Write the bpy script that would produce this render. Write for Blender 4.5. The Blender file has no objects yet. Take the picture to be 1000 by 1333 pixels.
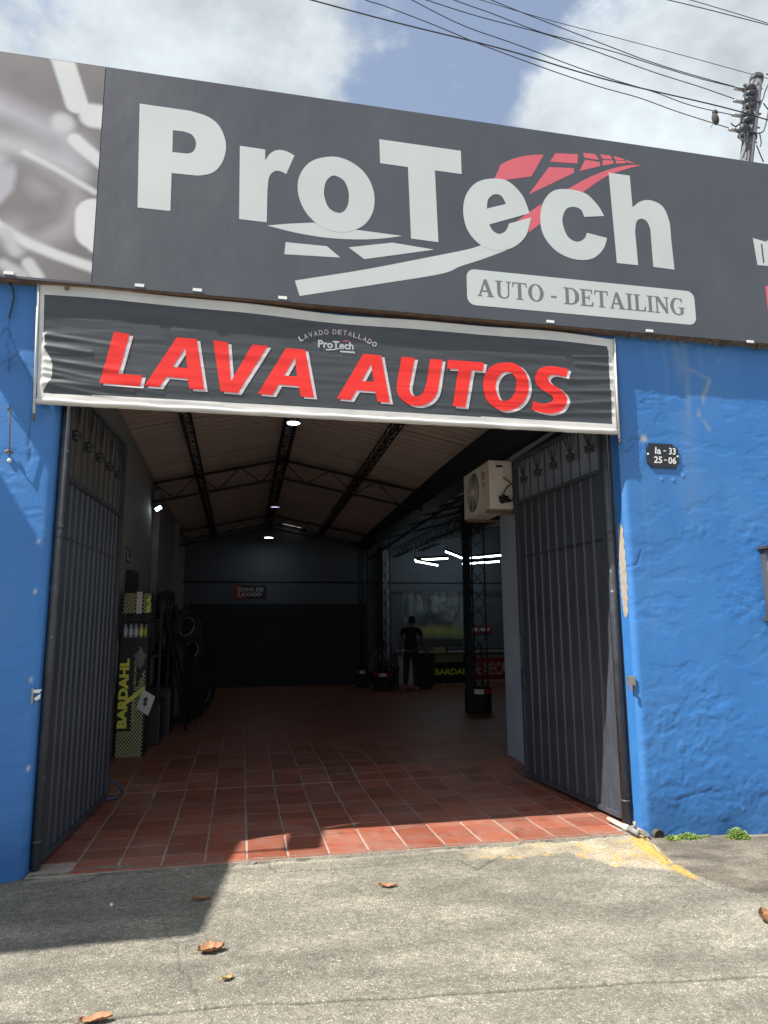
import bpy, bmesh, math, random
import numpy as np
from mathutils import Vector, Matrix, Euler
from mathutils.geometry import tessellate_polygon
random.seed(7); rng = np.random.default_rng(11)
scene = bpy.context.scene
COL = scene.collection
R = math.radians
# ------------------------------------------------------------------ camera, sky, sun, exposure
CAM_POS=(0.0000,-5.0009,1.5500); CAM_R=(0.979579, -0.200953, -0.006538); CAM_U=(-0.026288, -0.160249, 0.986726); CAM_F=(0.199333, 0.966405, 0.16226); LENS=24.0922
cam_d = bpy.data.cameras.new('camera'); cam = bpy.data.objects.new('camera', cam_d); COL.objects.link(cam)
cam_d.sensor_fit = 'VERTICAL'; cam_d.sensor_height = 36; cam_d.lens = LENS; cam_d.clip_start = .05; cam_d.clip_end = 3000
_r, _u, _f = Vector(CAM_R), Vector(CAM_U), Vector(CAM_F)
cam.matrix_world = Matrix(((_r.x, _u.x, -_f.x, CAM_POS[0]), (_r.y, _u.y, -_f.y, CAM_POS[1]), (_r.z, _u.z, -_f.z, CAM_POS[2]), (0, 0, 0, 1)))
scene.camera = cam
scene.view_settings.view_transform = 'Standard'; scene.view_settings.look = 'None'
scene.view_settings.gamma = 1; scene.view_settings.use_curve_mapping = False
scene.view_settings.exposure = 1.30
scene.cycles.max_bounces = 8; scene.cycles.diffuse_bounces = 7; scene.cycles.glossy_bounces = 3
scene.cycles.sample_clamp_indirect = 6
try:
    scene.cycles.use_denoising = True
except Exception: pass
SUN_DIR = Vector((.66, .205, -1.0)).normalized()      # the way the light travels
sd = bpy.data.lights.new('sun', 'SUN'); sd.energy = 3.7; sd.angle = R(.5); sd.color = (1, .95, .87)
sun = bpy.data.objects.new('sun', sd); COL.objects.link(sun); sun.location = (-6, -3, 12)
sun.rotation_euler = SUN_DIR.to_track_quat('-Z', 'Y').to_euler()
to_sun = -SUN_DIR
ELEV = math.asin(to_sun.z); AZ = math.atan2(to_sun.x, to_sun.y)

world = bpy.data.worlds.new('World'); scene.world = world; world.use_nodes = True
nt = world.node_tree; nt.nodes.clear(); N = nt.nodes.new; Lk = nt.links.new
wout = N('ShaderNodeOutputWorld'); sky = N('ShaderNodeTexSky'); sky.sky_type = 'NISHITA'; sky.sun_disc = False
sky.sun_elevation = ELEV; sky.sun_rotation = AZ; sky.air_density = 1.0; sky.dust_density = 2.5; sky.ozone_density = 1.0
bg1 = N('ShaderNodeBackground'); bg1.inputs[1].default_value = .085
hz = N('ShaderNodeMixRGB'); hz.inputs[0].default_value = .35; hz.inputs[2].default_value = (2.3, 2.6, 3.1, 1)
Lk(sky.outputs[0], hz.inputs[1]); Lk(hz.outputs[0], bg1.inputs[0])
tc = N('ShaderNodeTexCoord')
def wmath(op, a, b=None, clamp=False):
    m = N('ShaderNodeMath'); m.operation = op; m.use_clamp = clamp
    for k, v in enumerate((a, b)):
        if v is None: continue
        if isinstance(v, (int, float)): m.inputs[k].default_value = v
        else: Lk(v, m.inputs[k])
    return m.outputs[0]
nrm = N('ShaderNodeVectorMath'); nrm.operation = 'NORMALIZE'; Lk(tc.outputs['Generated'], nrm.inputs[0])
def wnoise(scale, detail, rough=.55, off=(0, 0, 0)):
    mp = N('ShaderNodeMapping'); Lk(nrm.outputs[0], mp.inputs[0]); mp.inputs['Location'].default_value = off
    mp.inputs['Scale'].default_value = (1, 1, 1.6)
    n = N('ShaderNodeTexNoise'); n.inputs['Scale'].default_value = scale; n.inputs['Detail'].default_value = detail
    n.inputs['Roughness'].default_value = rough; Lk(mp.outputs[0], n.inputs[0]); return n.outputs[0]
def blob(px, py, k0, k1):
    fl = LENS / 36 * 1333
    d = (_f + _r * ((px - 500) / fl) - _u * ((py - 666.5) / fl)).normalized()
    dt = N('ShaderNodeVectorMath'); dt.operation = 'DOT_PRODUCT'; Lk(nrm.outputs[0], dt.inputs[0]); dt.inputs[1].default_value = d
    mr = N('ShaderNodeMapRange'); mr.interpolation_type = 'SMOOTHSTEP'
    mr.inputs['From Min'].default_value = math.cos(R(k1)); mr.inputs['From Max'].default_value = math.cos(R(k0))
    Lk(dt.outputs['Value'], mr.inputs['Value']); return mr.outputs[0]
n1 = wnoise(2.6, 8, .6, (3.1, .4, 1.2)); n2 = wnoise(7, 6, .6, (1, 2, 3))
v = wmath('ADD', wmath('MULTIPLY', n1, 1.05), wmath('MULTIPLY', n2, 1.15))
v = wmath('ADD', v, wmath('MULTIPLY', blob(190, 60, 6, 24), .40))
v = wmath('ADD', v, wmath('MULTIPLY', blob(900, 175, 3, 16), .36))
v = wmath('SUBTRACT', v, wmath('MULTIPLY', blob(580, 60, 1, 10), .40))
v = wmath('SUBTRACT', v, wmath('MULTIPLY', blob(760, -30, 1, 9), .25))
v = wmath('SUBTRACT', v, wmath('MULTIPLY', blob(20, 5, 0, 5), .35))
v = wmath('SUBTRACT', v, wmath('MULTIPLY', blob(285, 40, 0, 3), .28))
cm = N('ShaderNodeMapRange'); cm.interpolation_type = 'SMOOTHSTEP'
cm.inputs['From Min'].default_value = .95; cm.inputs['From Max'].default_value = 1.28; Lk(v, cm.inputs['Value'])
cr = N('ShaderNodeMapRange'); cr.inputs['From Min'].default_value = .3; cr.inputs['From Max'].default_value = .7
cr.inputs['To Min'].default_value = .62; cr.inputs['To Max'].default_value = 1.12; Lk(wnoise(5.5, 9, .6, (7, 3, 1)), cr.inputs['Value'])
bg2 = N('ShaderNodeBackground'); bg2.inputs[0].default_value = (.345, .380, .402, 1); Lk(cr.outputs[0], bg2.inputs[1])
mx = N('ShaderNodeMixShader'); Lk(cm.outputs[0], mx.inputs[0]); Lk(bg1.outputs[0], mx.inputs[1]); Lk(bg2.outputs[0], mx.inputs[2])
Lk(mx.outputs[0], wout.inputs[0])

# ------------------------------------------------------------------ materials
def mat(name, col, rough=.6, metal=0, var=.18, scale=6, bump=0, bscale=40, rnd=0, emis=None, attr=None, col2=None, spec=.5, speck=None, bdist=.004, stretch=None, world=False, dust=None):
    m = bpy.data.materials.new(name); m.use_nodes = True; t = m.node_tree; b = t.nodes['Principled BSDF']
    L = t.links.new; n = t.nodes.new
    tc = n('ShaderNodeTexCoord'); geo = n('ShaderNodeNewGeometry'); src = geo.outputs['Position'] if world else tc.outputs['Object']
    if stretch:
        mp = n('ShaderNodeMapping'); mp.inputs['Scale'].default_value = stretch; L(src, mp.inputs[0]); src = mp.outputs[0]
    nz = n('ShaderNodeTexNoise'); nz.inputs['Scale'].default_value = scale; nz.inputs['Detail'].default_value = 6; nz.inputs['Roughness'].default_value = .6
    L(src, nz.inputs['Vector'])
    if attr:
        a = n('ShaderNodeAttribute'); a.attribute_name = attr; base = a.outputs['Color']
    else:
        c = n('ShaderNodeRGB'); c.outputs[0].default_value = (*col, 1); base = c.outputs[0]
    if col2:
        r_ = n('ShaderNodeMapRange'); r_.inputs['From Min'].default_value = .42; r_.inputs['From Max'].default_value = .62; L(nz.outputs[0], r_.inputs['Value'])
        x = n('ShaderNodeMixRGB'); L(r_.outputs[0], x.inputs[0]); L(base, x.inputs[1]); x.inputs[2].default_value = (*col2, 1); base = x.outputs[0]
    if dust:
        dn = n('ShaderNodeTexNoise'); dn.inputs['Scale'].default_value = dust[1]; dn.inputs['Detail'].default_value = 7; dn.inputs['Roughness'].default_value = .65; L(src, dn.inputs['Vector'])
        dm = n('ShaderNodeMapRange'); dm.inputs['From Min'].default_value = dust[2]; dm.inputs['From Max'].default_value = dust[3]; dm.inputs['To Max'].default_value = dust[4]; L(dn.outputs[0], dm.inputs['Value'])
        x = n('ShaderNodeMixRGB'); L(dm.outputs[0], x.inputs[0]); L(base, x.inputs[1]); x.inputs[2].default_value = (*dust[0], 1); base = x.outputs[0]
    mr = n('ShaderNodeMapRange'); mr.inputs['From Min'].default_value = .25; mr.inputs['From Max'].default_value = .75
    mr.inputs['To Min'].default_value = 1 - var; mr.inputs['To Max'].default_value = 1 + var; L(nz.outputs[0], mr.inputs['Value'])
    fac = mr.outputs[0]
    if rnd:
        oi = n('ShaderNodeObjectInfo'); m2 = n('ShaderNodeMapRange'); m2.inputs['To Min'].default_value = 1 - rnd; m2.inputs['To Max'].default_value = 1 + rnd
        L(oi.outputs['Random'], m2.inputs['Value']); mm = n('ShaderNodeMath'); mm.operation = 'MULTIPLY'; L(fac, mm.inputs[0]); L(m2.outputs[0], mm.inputs[1]); fac = mm.outputs[0]
    if speck:
        for (ss, amt, thr) in speck:
            vz = n('ShaderNodeTexNoise'); vz.inputs['Scale'].default_value = ss; vz.inputs['Detail'].default_value = 3; L(src if world else tc.outputs['Object'], vz.inputs['Vector'])
            q = n('ShaderNodeMapRange'); q.inputs['From Min'].default_value = thr; q.inputs['From Max'].default_value = thr + .1
            q.inputs['To Min'].default_value = 1; q.inputs['To Max'].default_value = 1 + amt; L(vz.outputs[0], q.inputs['Value'])
            mm = n('ShaderNodeMath'); mm.operation = 'MULTIPLY'; L(fac, mm.inputs[0]); L(q.outputs[0], mm.inputs[1]); fac = mm.outputs[0]
    vm = n('ShaderNodeVectorMath'); vm.operation = 'SCALE'; L(base, vm.inputs[0]); L(fac, vm.inputs['Scale'])
    L(vm.outputs[0], b.inputs['Base Color'])
    b.inputs['Roughness'].default_value = rough; b.inputs['Metallic'].default_value = metal
    b.inputs['Specular IOR Level'].default_value = spec
    rr = n('ShaderNodeMapRange'); rr.inputs['To Min'].default_value = max(.05, rough - .12); rr.inputs['To Max'].default_value = min(1, rough + .12)
    L(nz.outputs[0], rr.inputs['Value']); L(rr.outputs[0], b.inputs['Roughness'])
    if bump:
        bz = n('ShaderNodeTexNoise'); bz.inputs['Scale'].default_value = bscale; bz.inputs['Detail'].default_value = 5; L(src, bz.inputs['Vector'])
        bp = n('ShaderNodeBump'); bp.inputs['Strength'].default_value = bump; bp.inputs['Distance'].default_value = bdist
        L(bz.outputs[0], bp.inputs['Height']); L(bp.outputs[0], b.inputs['Normal'])
    if emis:
        b.inputs['Emission Color'].default_value = (*emis[0], 1); b.inputs['Emission Strength'].default_value = emis[1]
    return m
M = {}
M['blue'] = mat('blue_masonry_paint', (.03, .19, .55), .5, var=.07, scale=2, bump=.28, bscale=80, attr='Col', bdist=.006, dust=((.10, .23, .42), 1.4, .50, .72, .30))
M['bluep'] = mat('blue_paint_plain', (.034, .165, .445), .55, var=.12, scale=5, bump=.5, bscale=45)
M['concrete'] = mat('driveway_concrete', (.13, .12, .11), .9, var=.09, scale=2.2, bump=.8, bscale=90, attr='Col', speck=[(110, 1.5, .59), (48, -.25, .55), (75, .3, .56), (240, .6, .55), (20, -.10, .56)], bdist=.010)
M['street'] = mat('street_concrete', (.17, .165, .155), .9, var=.25, scale=1.5, bump=.4, bscale=60)
M['tile'] = mat('terracotta_tile', (.31, .085, .046), .5, var=.22, scale=7, bump=.25, bscale=60, rnd=.22, col2=(.24, .085, .058), speck=[(90, .25, .6), (6, -.25, .58)], world=True, dust=((.27, .19, .15), 1.6, .42, .62, .42))
M['grout'] = mat('tile_grout', (.34, .28, .235), .85, var=.35, scale=3, bump=.4, bscale=80)
M['cement'] = mat('pale_cement', (.27, .25, .20), .9, var=.25, scale=9, bump=.9, bscale=50, speck=[(130, .4, .6), (70, -.4, .6)], bdist=.01)
M['sign_grey'] = mat('charcoal_sign_vinyl', (.072, .077, .091), .42, var=.09, scale=1.5, bump=.2, bscale=2.5, bdist=.03, stretch=(1.4, 1, .8), dust=((.13, .13, .135), 2.0, .5, .8, .14))
M['sign_white'] = mat('white_sign_vinyl', (.52, .56, .55), .5, var=.05, scale=1.5)
M['sign_red'] = mat('red_sign_vinyl', (.62, .12, .15), .5, var=.05, scale=2)
M['sign_text'] = mat('grey_sign_ink', (.17, .16, .16), .5, var=.05)
M['sign_pic'] = mat('headlight_print', (.3, .3, .3), .45, var=.04, attr='Col')
M['print'] = mat('printed_poster', (.3, .3, .3), .5, var=.04, attr='Col')
M['galv'] = mat('galvanised_steel', (.35, .35, .34), .45, .7, var=.25, scale=12)
M['rust'] = mat('rusty_angle_iron', (.20, .13, .09), .75, .2, var=.4, scale=14, bump=.4)
M['clip'] = mat('white_clip', (.75, .75, .74), .5, var=.1)
M['cloth_black'] = mat('black_banner_vinyl', (.05, .056, .062), .42, var=.28, scale=3, bump=.15, bscale=8, stretch=(.6, 1, 7), bdist=.008)
M['cloth_white'] = mat('white_banner_vinyl', (.60, .59, .56), .5, var=.12, scale=4, bump=.2, bscale=12)
M['ban_red'] = mat('red_banner_ink', (.78, .035, .030), .7, spec=.25, var=.06, scale=4)
M['ban_pink'] = mat('white_banner_ink', (.58, .50, .52), .6, var=.05, scale=4)
M['ban_dim'] = mat('faded_white_ink', (.42, .43, .45), .5, var=.1, scale=8)
M['gate'] = mat('charcoal_gate_paint', (.056, .063, .080), .45, var=.35, scale=7, bump=.12, bscale=30, speck=[(35, .9, .70)], stretch=(1, 1, .4))
M['gate_iron'] = mat('charcoal_gate_iron', (.055, .058, .065), .5, .1, var=.3, scale=14, speck=[(50, 1.5, .68)])
M['post'] = mat('flaking_gate_paint', (.055, .06, .07), .5, var=.35, scale=10, speck=[(28, 5, .68), (60, 2, .68)])
M['pvc'] = mat('cream_plastic_pipe', (.62, .58, .46), .45, var=.15, scale=10)
M['pvc_end'] = mat('grey_plastic_pipe', (.22, .23, .22), .6, var=.2)
M['wall_grey'] = mat('grey_wall_paint', (.36, .42, .52), .7, var=.12, scale=2, bump=.2, bscale=30)
M['wall_int'] = mat('interior_wall_paint', (.30, .30, .295), .8, var=.15, scale=1.6, bump=.2, bscale=20)
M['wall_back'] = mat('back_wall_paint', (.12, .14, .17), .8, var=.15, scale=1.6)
M['black_sheet'] = mat('black_sheeting', (.012, .014, .02), .6, var=.2, scale=3)
M['roof'] = mat('fibre_cement_roof', (.52, .43, .38), .9, var=.18, scale=5, rnd=.07, bump=.2, bscale=30, stretch=(.3, 3, 1))
M['steel'] = mat('black_roof_steel', (.018, .019, .022), .55, .2, var=.2)
M['steel_blue'] = mat('dark_blue_beam', (.018, .024, .036), .6, .1, var=.2)
M['ac'] = mat('white_unit_metal', (.80, .76, .68), .45, var=.10, scale=6)
M['ac_dark'] = mat('dark_fan_grille', (.05, .05, .05), .5, var=.1)
M['lg_red'] = mat('dark_red_badge', (.42, .02, .04), .4)
M['black'] = mat('black_plastic', (.015, .015, .017), .45, var=.2)
M['rubber'] = mat('black_rubber', (.02, .02, .021), .75, var=.2, bump=.3, bscale=30)
M['yellow'] = mat('yellow_print', (.78, .80, .10), .45, var=.08)
M['dullyellow'] = mat('dull_yellow_print', (.50, .50, .24), .5, var=.1)
M['paper'] = mat('white_paper', (.62, .62, .60), .7, var=.1)
M['hose'] = mat('blue_grey_hose', (.05, .065, .12), .5, var=.2)
M['lamp'] = mat('lit_lamp_disc', (.8, .85, .9), .5, emis=((.80, .93, 1), 12))
M['lamp_v'] = mat('lit_violet_lamp_disc', (.8, .8, .9), .5, emis=((.66, .62, 1), 3))
M['tube'] = mat('lit_tube', (.8, .9, .9), .5, emis=((.80, .97, 1), 6))
M['tape_red'] = mat('red_tape', (.50, .02, .03), .4)
M['tape_white'] = mat('white_tape', (.75, .75, .75), .4)
M['skin'] = mat('skin', (.25, .14, .09), .55)
M['shirt'] = mat('black_shirt', (.015, .016, .02), .8)
M['jeans'] = mat('dark_jeans', (.03, .04, .07), .8)
M['hair'] = mat('dark_hair', (.012, .01, .01), .7)
M['shoe'] = mat('light_shoe', (.45, .45, .45), .6)
M['leaf_dry'] = mat('dry_leaf', (.30, .15, .075), .7, var=.35, scale=30, rnd=.2)
M['leaf_pale'] = mat('pale_dry_leaf', (.42, .28, .12), .7, var=.3, scale=30)
M['weed'] = mat('weed_green', (.20, .30, .055), .6, var=.3, scale=20)
M['pole'] = mat('pole_concrete', (.12, .125, .135), .8, var=.15)
M['ceramic'] = mat('insulator_ceramic', (.07, .075, .085), .4)
M['wire'] = mat('black_cable', (.03, .032, .036), .7)
M['bird'] = mat('bird_plumage', (.05, .045, .04), .8)
M['plaster_patch'] = mat('bare_plaster', (.36, .31, .25), .9, var=.2, scale=20, bump=.6, bscale=50)
M['red_banner'] = mat('red_printed_sheet', (.42, .03, .04), .5)
M['dim_text'] = mat('white_print', (.55, .55, .55), .5)
M['white_wall'] = mat('white_low_wall', (.5, .5, .48), .7, var=.12)
M['wood'] = mat('grey_wood', (.12, .10, .08), .8, var=.3)

mt_ = bpy.data.materials.new('translucent_sheet'); mt_.use_nodes = True; M['translucent'] = mt_
_n = mt_.node_tree; _t = _n.nodes.new('ShaderNodeBsdfTranslucent'); _t.inputs[0].default_value = (.10, .105, .105, 1); _n.links.new(_t.outputs[0], _n.nodes['Material Output'].inputs[0])
# ------------------------------------------------------------------ helpers
def tag(o, label=None, cat=None, group=None, kind=None):
    if label: o['label'] = label
    if cat: o['category'] = cat
    if group: o['group'] = group
    if kind: o['kind'] = kind
    return o
def empty(name, loc=(0, 0, 0), rz=0):
    o = bpy.data.objects.new(name, None); COL.objects.link(o); o.location = loc; o.rotation_euler = (0, 0, rz); o.empty_display_size = .1
    return o
def link(name, me, m=None, parent=None, smooth=False):
    o = bpy.data.objects.new(name, me); COL.objects.link(o)
    if m is not None and not me.materials: me.materials.append(m)
    if parent: o.parent = parent
    if smooth:
        me.polygons.foreach_set('use_smooth', [True] * len(me.polygons))
    return o
class MB:
    def __init__(s): s.v = []; s.f = []
    def box(s, a, b, rot=None):
        k = len(s.v); x0, y0, z0 = a; x1, y1, z1 = b
        c = Vector(((x0 + x1) / 2, (y0 + y1) / 2, (z0 + z1) / 2))
        for p in ((x0, y0, z0), (x1, y0, z0), (x1, y1, z0), (x0, y1, z0), (x0, y0, z1), (x1, y0, z1), (x1, y1, z1), (x0, y1, z1)):
            p = Vector(p)
            if rot is not None: p = c + rot @ (p - c)
            s.v.append(tuple(p))
        for q in ((3, 2, 1, 0), (4, 5, 6, 7), (0, 1, 5, 4), (1, 2, 6, 5), (2, 3, 7, 6), (3, 0, 4, 7)): s.f.append([k + i for i in q])
        return s
    def tube(s, pts, r, n=8, cap=True):
        pts = [Vector(p) for p in pts]; rs = r if isinstance(r, (list, tuple)) else [r] * len(pts); k = len(s.v)
        up = None
        for i, p in enumerate(pts):
            t = (pts[min(i + 1, len(pts) - 1)] - pts[max(i - 1, 0)]).normalized()
            if up is None: up = Vector((0, 0, 1)) if abs(t.z) < .9 else Vector((1, 0, 0))
            a = t.cross(up); a = a.normalized() if a.length > 1e-6 else Vector((1, 0, 0)); b = a.cross(t).normalized(); up = b
            for j in range(n):
                w = 2 * math.pi * j / n; s.v.append(tuple(p + (a * math.cos(w) + b * math.sin(w)) * rs[i]))
        for i in range(len(pts) - 1):
            for j in range(n): s.f.append([k + i * n + j, k + i * n + (j + 1) % n, k + (i + 1) * n + (j + 1) % n, k + (i + 1) * n + j])
        if cap: s.f.append([k + j for j in range(n)][::-1]); s.f.append([k + (len(pts) - 1) * n + j for j in range(n)])
        return s
    def poly(s, pts3):
        k = len(s.v); s.v += [tuple(p) for p in pts3]; s.f.append(list(range(k, k + len(pts3)))); return s
    def lathe(s, prof, c=(0, 0, 0), axis='Z', n=24):
        k = len(s.v)
        for (rr, h) in prof:
            for j in range(n):
                w = 2 * math.pi * j / n; a, b = rr * math.cos(w), rr * math.sin(w)
                p = {'Z': (a, b, h), 'X': (h, a, b), 'Y': (a, h, b)}[axis]; s.v.append((c[0] + p[0], c[1] + p[1], c[2] + p[2]))
        for i in range(len(prof) - 1):
            for j in range(n): s.f.append([k + i * n + j, k + i * n + (j + 1) % n, k + (i + 1) * n + (j + 1) % n, k + (i + 1) * n + j])
        return s
    def mesh(s, name): me = bpy.data.meshes.new(name); me.from_pydata(s.v, [], s.f); me.update(); return me
    def build(s, name, m, parent=None, smooth=False): return link(name, s.mesh(name), m, parent, smooth)
def bevel(o, w=.006, seg=2):
    bm = bmesh.new(); bm.from_mesh(o.data); bmesh.ops.bevel(bm, geom=bm.edges[:], offset=w, segments=seg, affect='EDGES', profile=.7); bm.to_mesh(o.data); bm.free(); return o
_cyl = {}
def rod(name, a, b, r, m, parent=None, sq=False):
    key = (m.name, sq)
    if key not in _cyl:
        q = MB()
        if sq: q.box((-1, -1, 0), (1, 1, 1))
        else: q.tube([(0, 0, 0), (0, 0, 1)], 1, 8)
        me = q.mesh(name); me.materials.append(m); _cyl[key] = me
    o = bpy.data.objects.new(name, _cyl[key]); COL.objects.link(o)
    a, b = Vector(a), Vector(b); d = b - a; o.location = a
    o.rotation_euler = d.to_track_quat('Z', 'Y').to_euler(); o.scale = (r, r, d.length)
    if parent: o.parent = parent
    return o
def dup(root, name=None):
    c = root.copy(); COL.objects.link(c)
    for ch in list(root.children):
        g = ch.copy(); COL.objects.link(g); g.parent = c
        for h in list(ch.children):
            k = h.copy(); COL.objects.link(k); k.parent = g
    return c
def curve_pts(pts, step=8):
    n = len(pts); out = []
    for i in range(n):
        a, b = pts[i], pts[(i + 1) % n]
        A, B = Vector(a[:2]), Vector(b[:2]); sa, sb = len(a) > 2, len(b) > 2
        if not sa and not sb: out.append(A); continue
        P = Vector(pts[i - 1][:2]) if sa else A - (B - A) * .5
        Q = Vector(pts[(i + 2) % n][:2]) if sb else B + (B - A) * .5
        for k in range(step):
            t = k / step; out.append(.5 * ((2 * A) + (B - P) * t + (2 * P - 5 * A + 4 * B - Q) * t * t + (3 * A - P - 3 * B + Q) * t ** 3))
    return out
def flat_mesh(name, loops, y=0, fn=None, cut=0, m=None, parent=None, axes='XZ', step=8):
    """a filled outline (first loop) with holes, standing in the xz plane at depth y; fn(x,z) gives the depth of a wavy sheet"""
    L = [[Vector((p.x, p.y, 0)) for p in curve_pts(l, step)] for l in loops]
    tris = tessellate_polygon(L); vs = [v for l in L for v in l]
    bm = bmesh.new(); bv = [bm.verts.new(v) for v in vs]
    for t in tris:
        try: bm.faces.new([bv[i] for i in t])
        except ValueError: pass
    if cut:
        x0, x1 = min(v.x for v in vs), max(v.x for v in vs); y0, y1 = min(v.y for v in vs), max(v.y for v in vs)
        k = x0 + cut
        while k < x1: bmesh.ops.bisect_plane(bm, geom=bm.verts[:] + bm.edges[:] + bm.faces[:], plane_co=(k, 0, 0), plane_no=(1, 0, 0)); k += cut
        k = y0 + cut * .5
        while k < y1: bmesh.ops.bisect_plane(bm, geom=bm.verts[:] + bm.edges[:] + bm.faces[:], plane_co=(0, k, 0), plane_no=(0, 1, 0)); k += cut * .5
    for v_ in bm.verts:
        a, b = v_.co.x, v_.co.y
        d = y + (fn(a, b) if fn else 0)
        v_.co = (a, d, b) if axes == 'XZ' else ((d, a, b) if axes == 'YZ' else (a, b, d))
    bmesh.ops.recalc_face_normals(bm, faces=bm.faces[:])
    tot = sum((f.normal.y if axes == 'XZ' else f.normal.x) * f.calc_area() for f in bm.faces)
    if tot > 0 and axes != 'XY': bmesh.ops.reverse_faces(bm, faces=bm.faces[:])
    me = bpy.data.meshes.new(name); bm.to_mesh(me); bm.free()
    return link(name, me, m, parent)
def text_verts(s, offset=0.0, shear=0):
    cu = bpy.data.curves.new('txt', 'FONT'); cu.body = s; cu.size = 1; cu.offset = offset; cu.shear = shear; cu.resolution_u = 3
    ob = bpy.data.objects.new('txt', cu); COL.objects.link(ob); dg = bpy.context.evaluated_depsgraph_get(); dg.update()
    me = bpy.data.meshes.new_from_object(ob.evaluated_get(dg)); COL.objects.unlink(ob); bpy.data.objects.remove(ob); bpy.data.curves.remove(cu)
    V = np.array([tuple(v.co)[:2] for v in me.vertices]); F = [tuple(p.vertices) for p in me.polygons]; bpy.data.meshes.remove(me)
    return V, F
def text_obj(name, s, org, ux, uz, w, h, m, parent=None, offset=.0, shear=0):
    """text filling the box w x h that starts at org and runs along ux, up along uz"""
    V, F = text_verts(s, offset, shear); mn, mxv = V.min(0), V.max(0); V = (V - mn) / (mxv - mn)
    org, ux, uz = Vector(org), Vector(ux), Vector(uz)
    vs = [tuple(org + ux * float(a * w) + uz * float(b * h)) for a, b in V]
    me = bpy.data.meshes.new(name); me.from_pydata(vs, [], F); me.update(); return link(name, me, m, parent)
# value noise
_tab = rng.random((256, 256))
def vnoise(x, y):
    xi = np.floor(x).astype(int); yi = np.floor(y).astype(int); fx = x - xi; fy = y - yi
    fx = fx * fx * (3 - 2 * fx); fy = fy * fy * (3 - 2 * fy)
    g = lambda a, b: _tab[a % 256, b % 256]
    return (g(xi, yi) * (1 - fx) + g(xi + 1, yi) * fx) * (1 - fy) + (g(xi, yi + 1) * (1 - fx) + g(xi + 1, yi + 1) * fx) * fy
def fbm(x, y, o=4):
    s = 0; a = .5
    for k in range(o): s = s + a * vnoise(x * 2 ** k + 17.3 * k, y * 2 ** k + 5.1 * k); a *= .5
    return s / (1 - .5 ** o)
def sstep(a, b, v): t = np.clip((v - a) / (b - a), 0, 1); return t * t * (3 - 2 * t)
def grid_mesh(name, P, col=None, mats=(), parent=None, keep=None, midx=None, smooth=True):
    """P: (ny,nx,3) array of points"""
    ny, nx = P.shape[:2]; me = bpy.data.meshes.new(name)
    idx = np.arange(ny * nx).reshape(ny, nx)
    q = np.stack([idx[:-1, :-1], idx[:-1, 1:], idx[1:, 1:], idx[1:, :-1]], -1)
    if keep is not None: q = q[keep]
    q = q.reshape(-1, 4); nf = len(q)
    me.vertices.add(ny * nx); me.vertices.foreach_set('co', P.reshape(-1).astype(np.float32))
    me.loops.add(nf * 4); me.loops.foreach_set('vertex_index', q.reshape(-1).astype(np.int32))
    me.polygons.add(nf); me.polygons.foreach_set('loop_start', np.arange(0, nf * 4, 4, dtype=np.int32)); me.polygons.foreach_set('loop_total', np.full(nf, 4, dtype=np.int32))
    if smooth: me.polygons.foreach_set('use_smooth', np.ones(nf, dtype=bool))
    for m in mats: me.materials.append(m)
    if midx is not None: me.polygons.foreach_set('material_index', (midx[keep] if keep is not None else midx).reshape(-1).astype(np.int32))
    me.update(calc_edges=True)
    if col is not None:
        ca = me.color_attributes.new('Col', 'FLOAT_COLOR', 'POINT'); c4 = np.ones((ny * nx, 4), dtype=np.float32); c4[:, :3] = col.reshape(-1, 3); ca.data.foreach_set('color', c4.reshape(-1))
    o = bpy.data.objects.new(name, me); COL.objects.link(o)
    if parent: o.parent = parent
    return o
def seg_dist(X, Y, pts):
    d = np.full(X.shape, 1e9)
    for (ax, ay), (bx, by) in zip(pts[:-1], pts[1:]):
        vx, vy = bx - ax, by - ay; t = np.clip(((X - ax) * vx + (Y - ay) * vy) / (vx * vx + vy * vy + 1e-12), 0, 1)
        d = np.minimum(d, np.hypot(X - ax - t * vx, Y - ay - t * vy))
    return d
def jag(pts, n=6, a=.02, seed=1):
    r_ = random.Random(seed); out = []
    for p, q in zip(pts[:-1], pts[1:]):
        for k in range(n):
            t = k / n; out.append((p[0] + (q[0] - p[0]) * t + r_.uniform(-a, a), p[1] + (q[1] - p[1]) * t + r_.uniform(-a, a)))
    return out + [pts[-1]]
def gz(x, y): return -.012 + .035 * min(y, 0)
# ------------------------------------------------------------------ the ground outside
XL, XR = -1.29, 3.03              # edges of the opening
def axis(segs):
    out = []
    for a, b, s in segs: out += list(np.arange(a, b, s))
    return np.array(out + [segs[-1][1]])
gx = axis([(-9, -3, .4), (-3, -1.5, .05), (-1.5, 3.7, .008), (3.7, 5, .02), (5, 12, .4)]); gy = axis([(-7, -2.6, .3), (-2.6, -2.0, .02), (-2.0, .1, .008)])
X, Y = np.meshgrid(gx, gy)
Z = -.012 + .035 * np.minimum(Y, 0)
curb = [(3.008,0.013),(2.93,-0.258),(2.871,-0.545),(2.895,-0.816),(2.989,-0.98),(3.105,-1.162),(3.256,-1.34)]
cj = jag(curb, 6, .012, 3)
cx = np.array([p[0] for p in cj]); cy = np.array([p[1] for p in cj])
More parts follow.
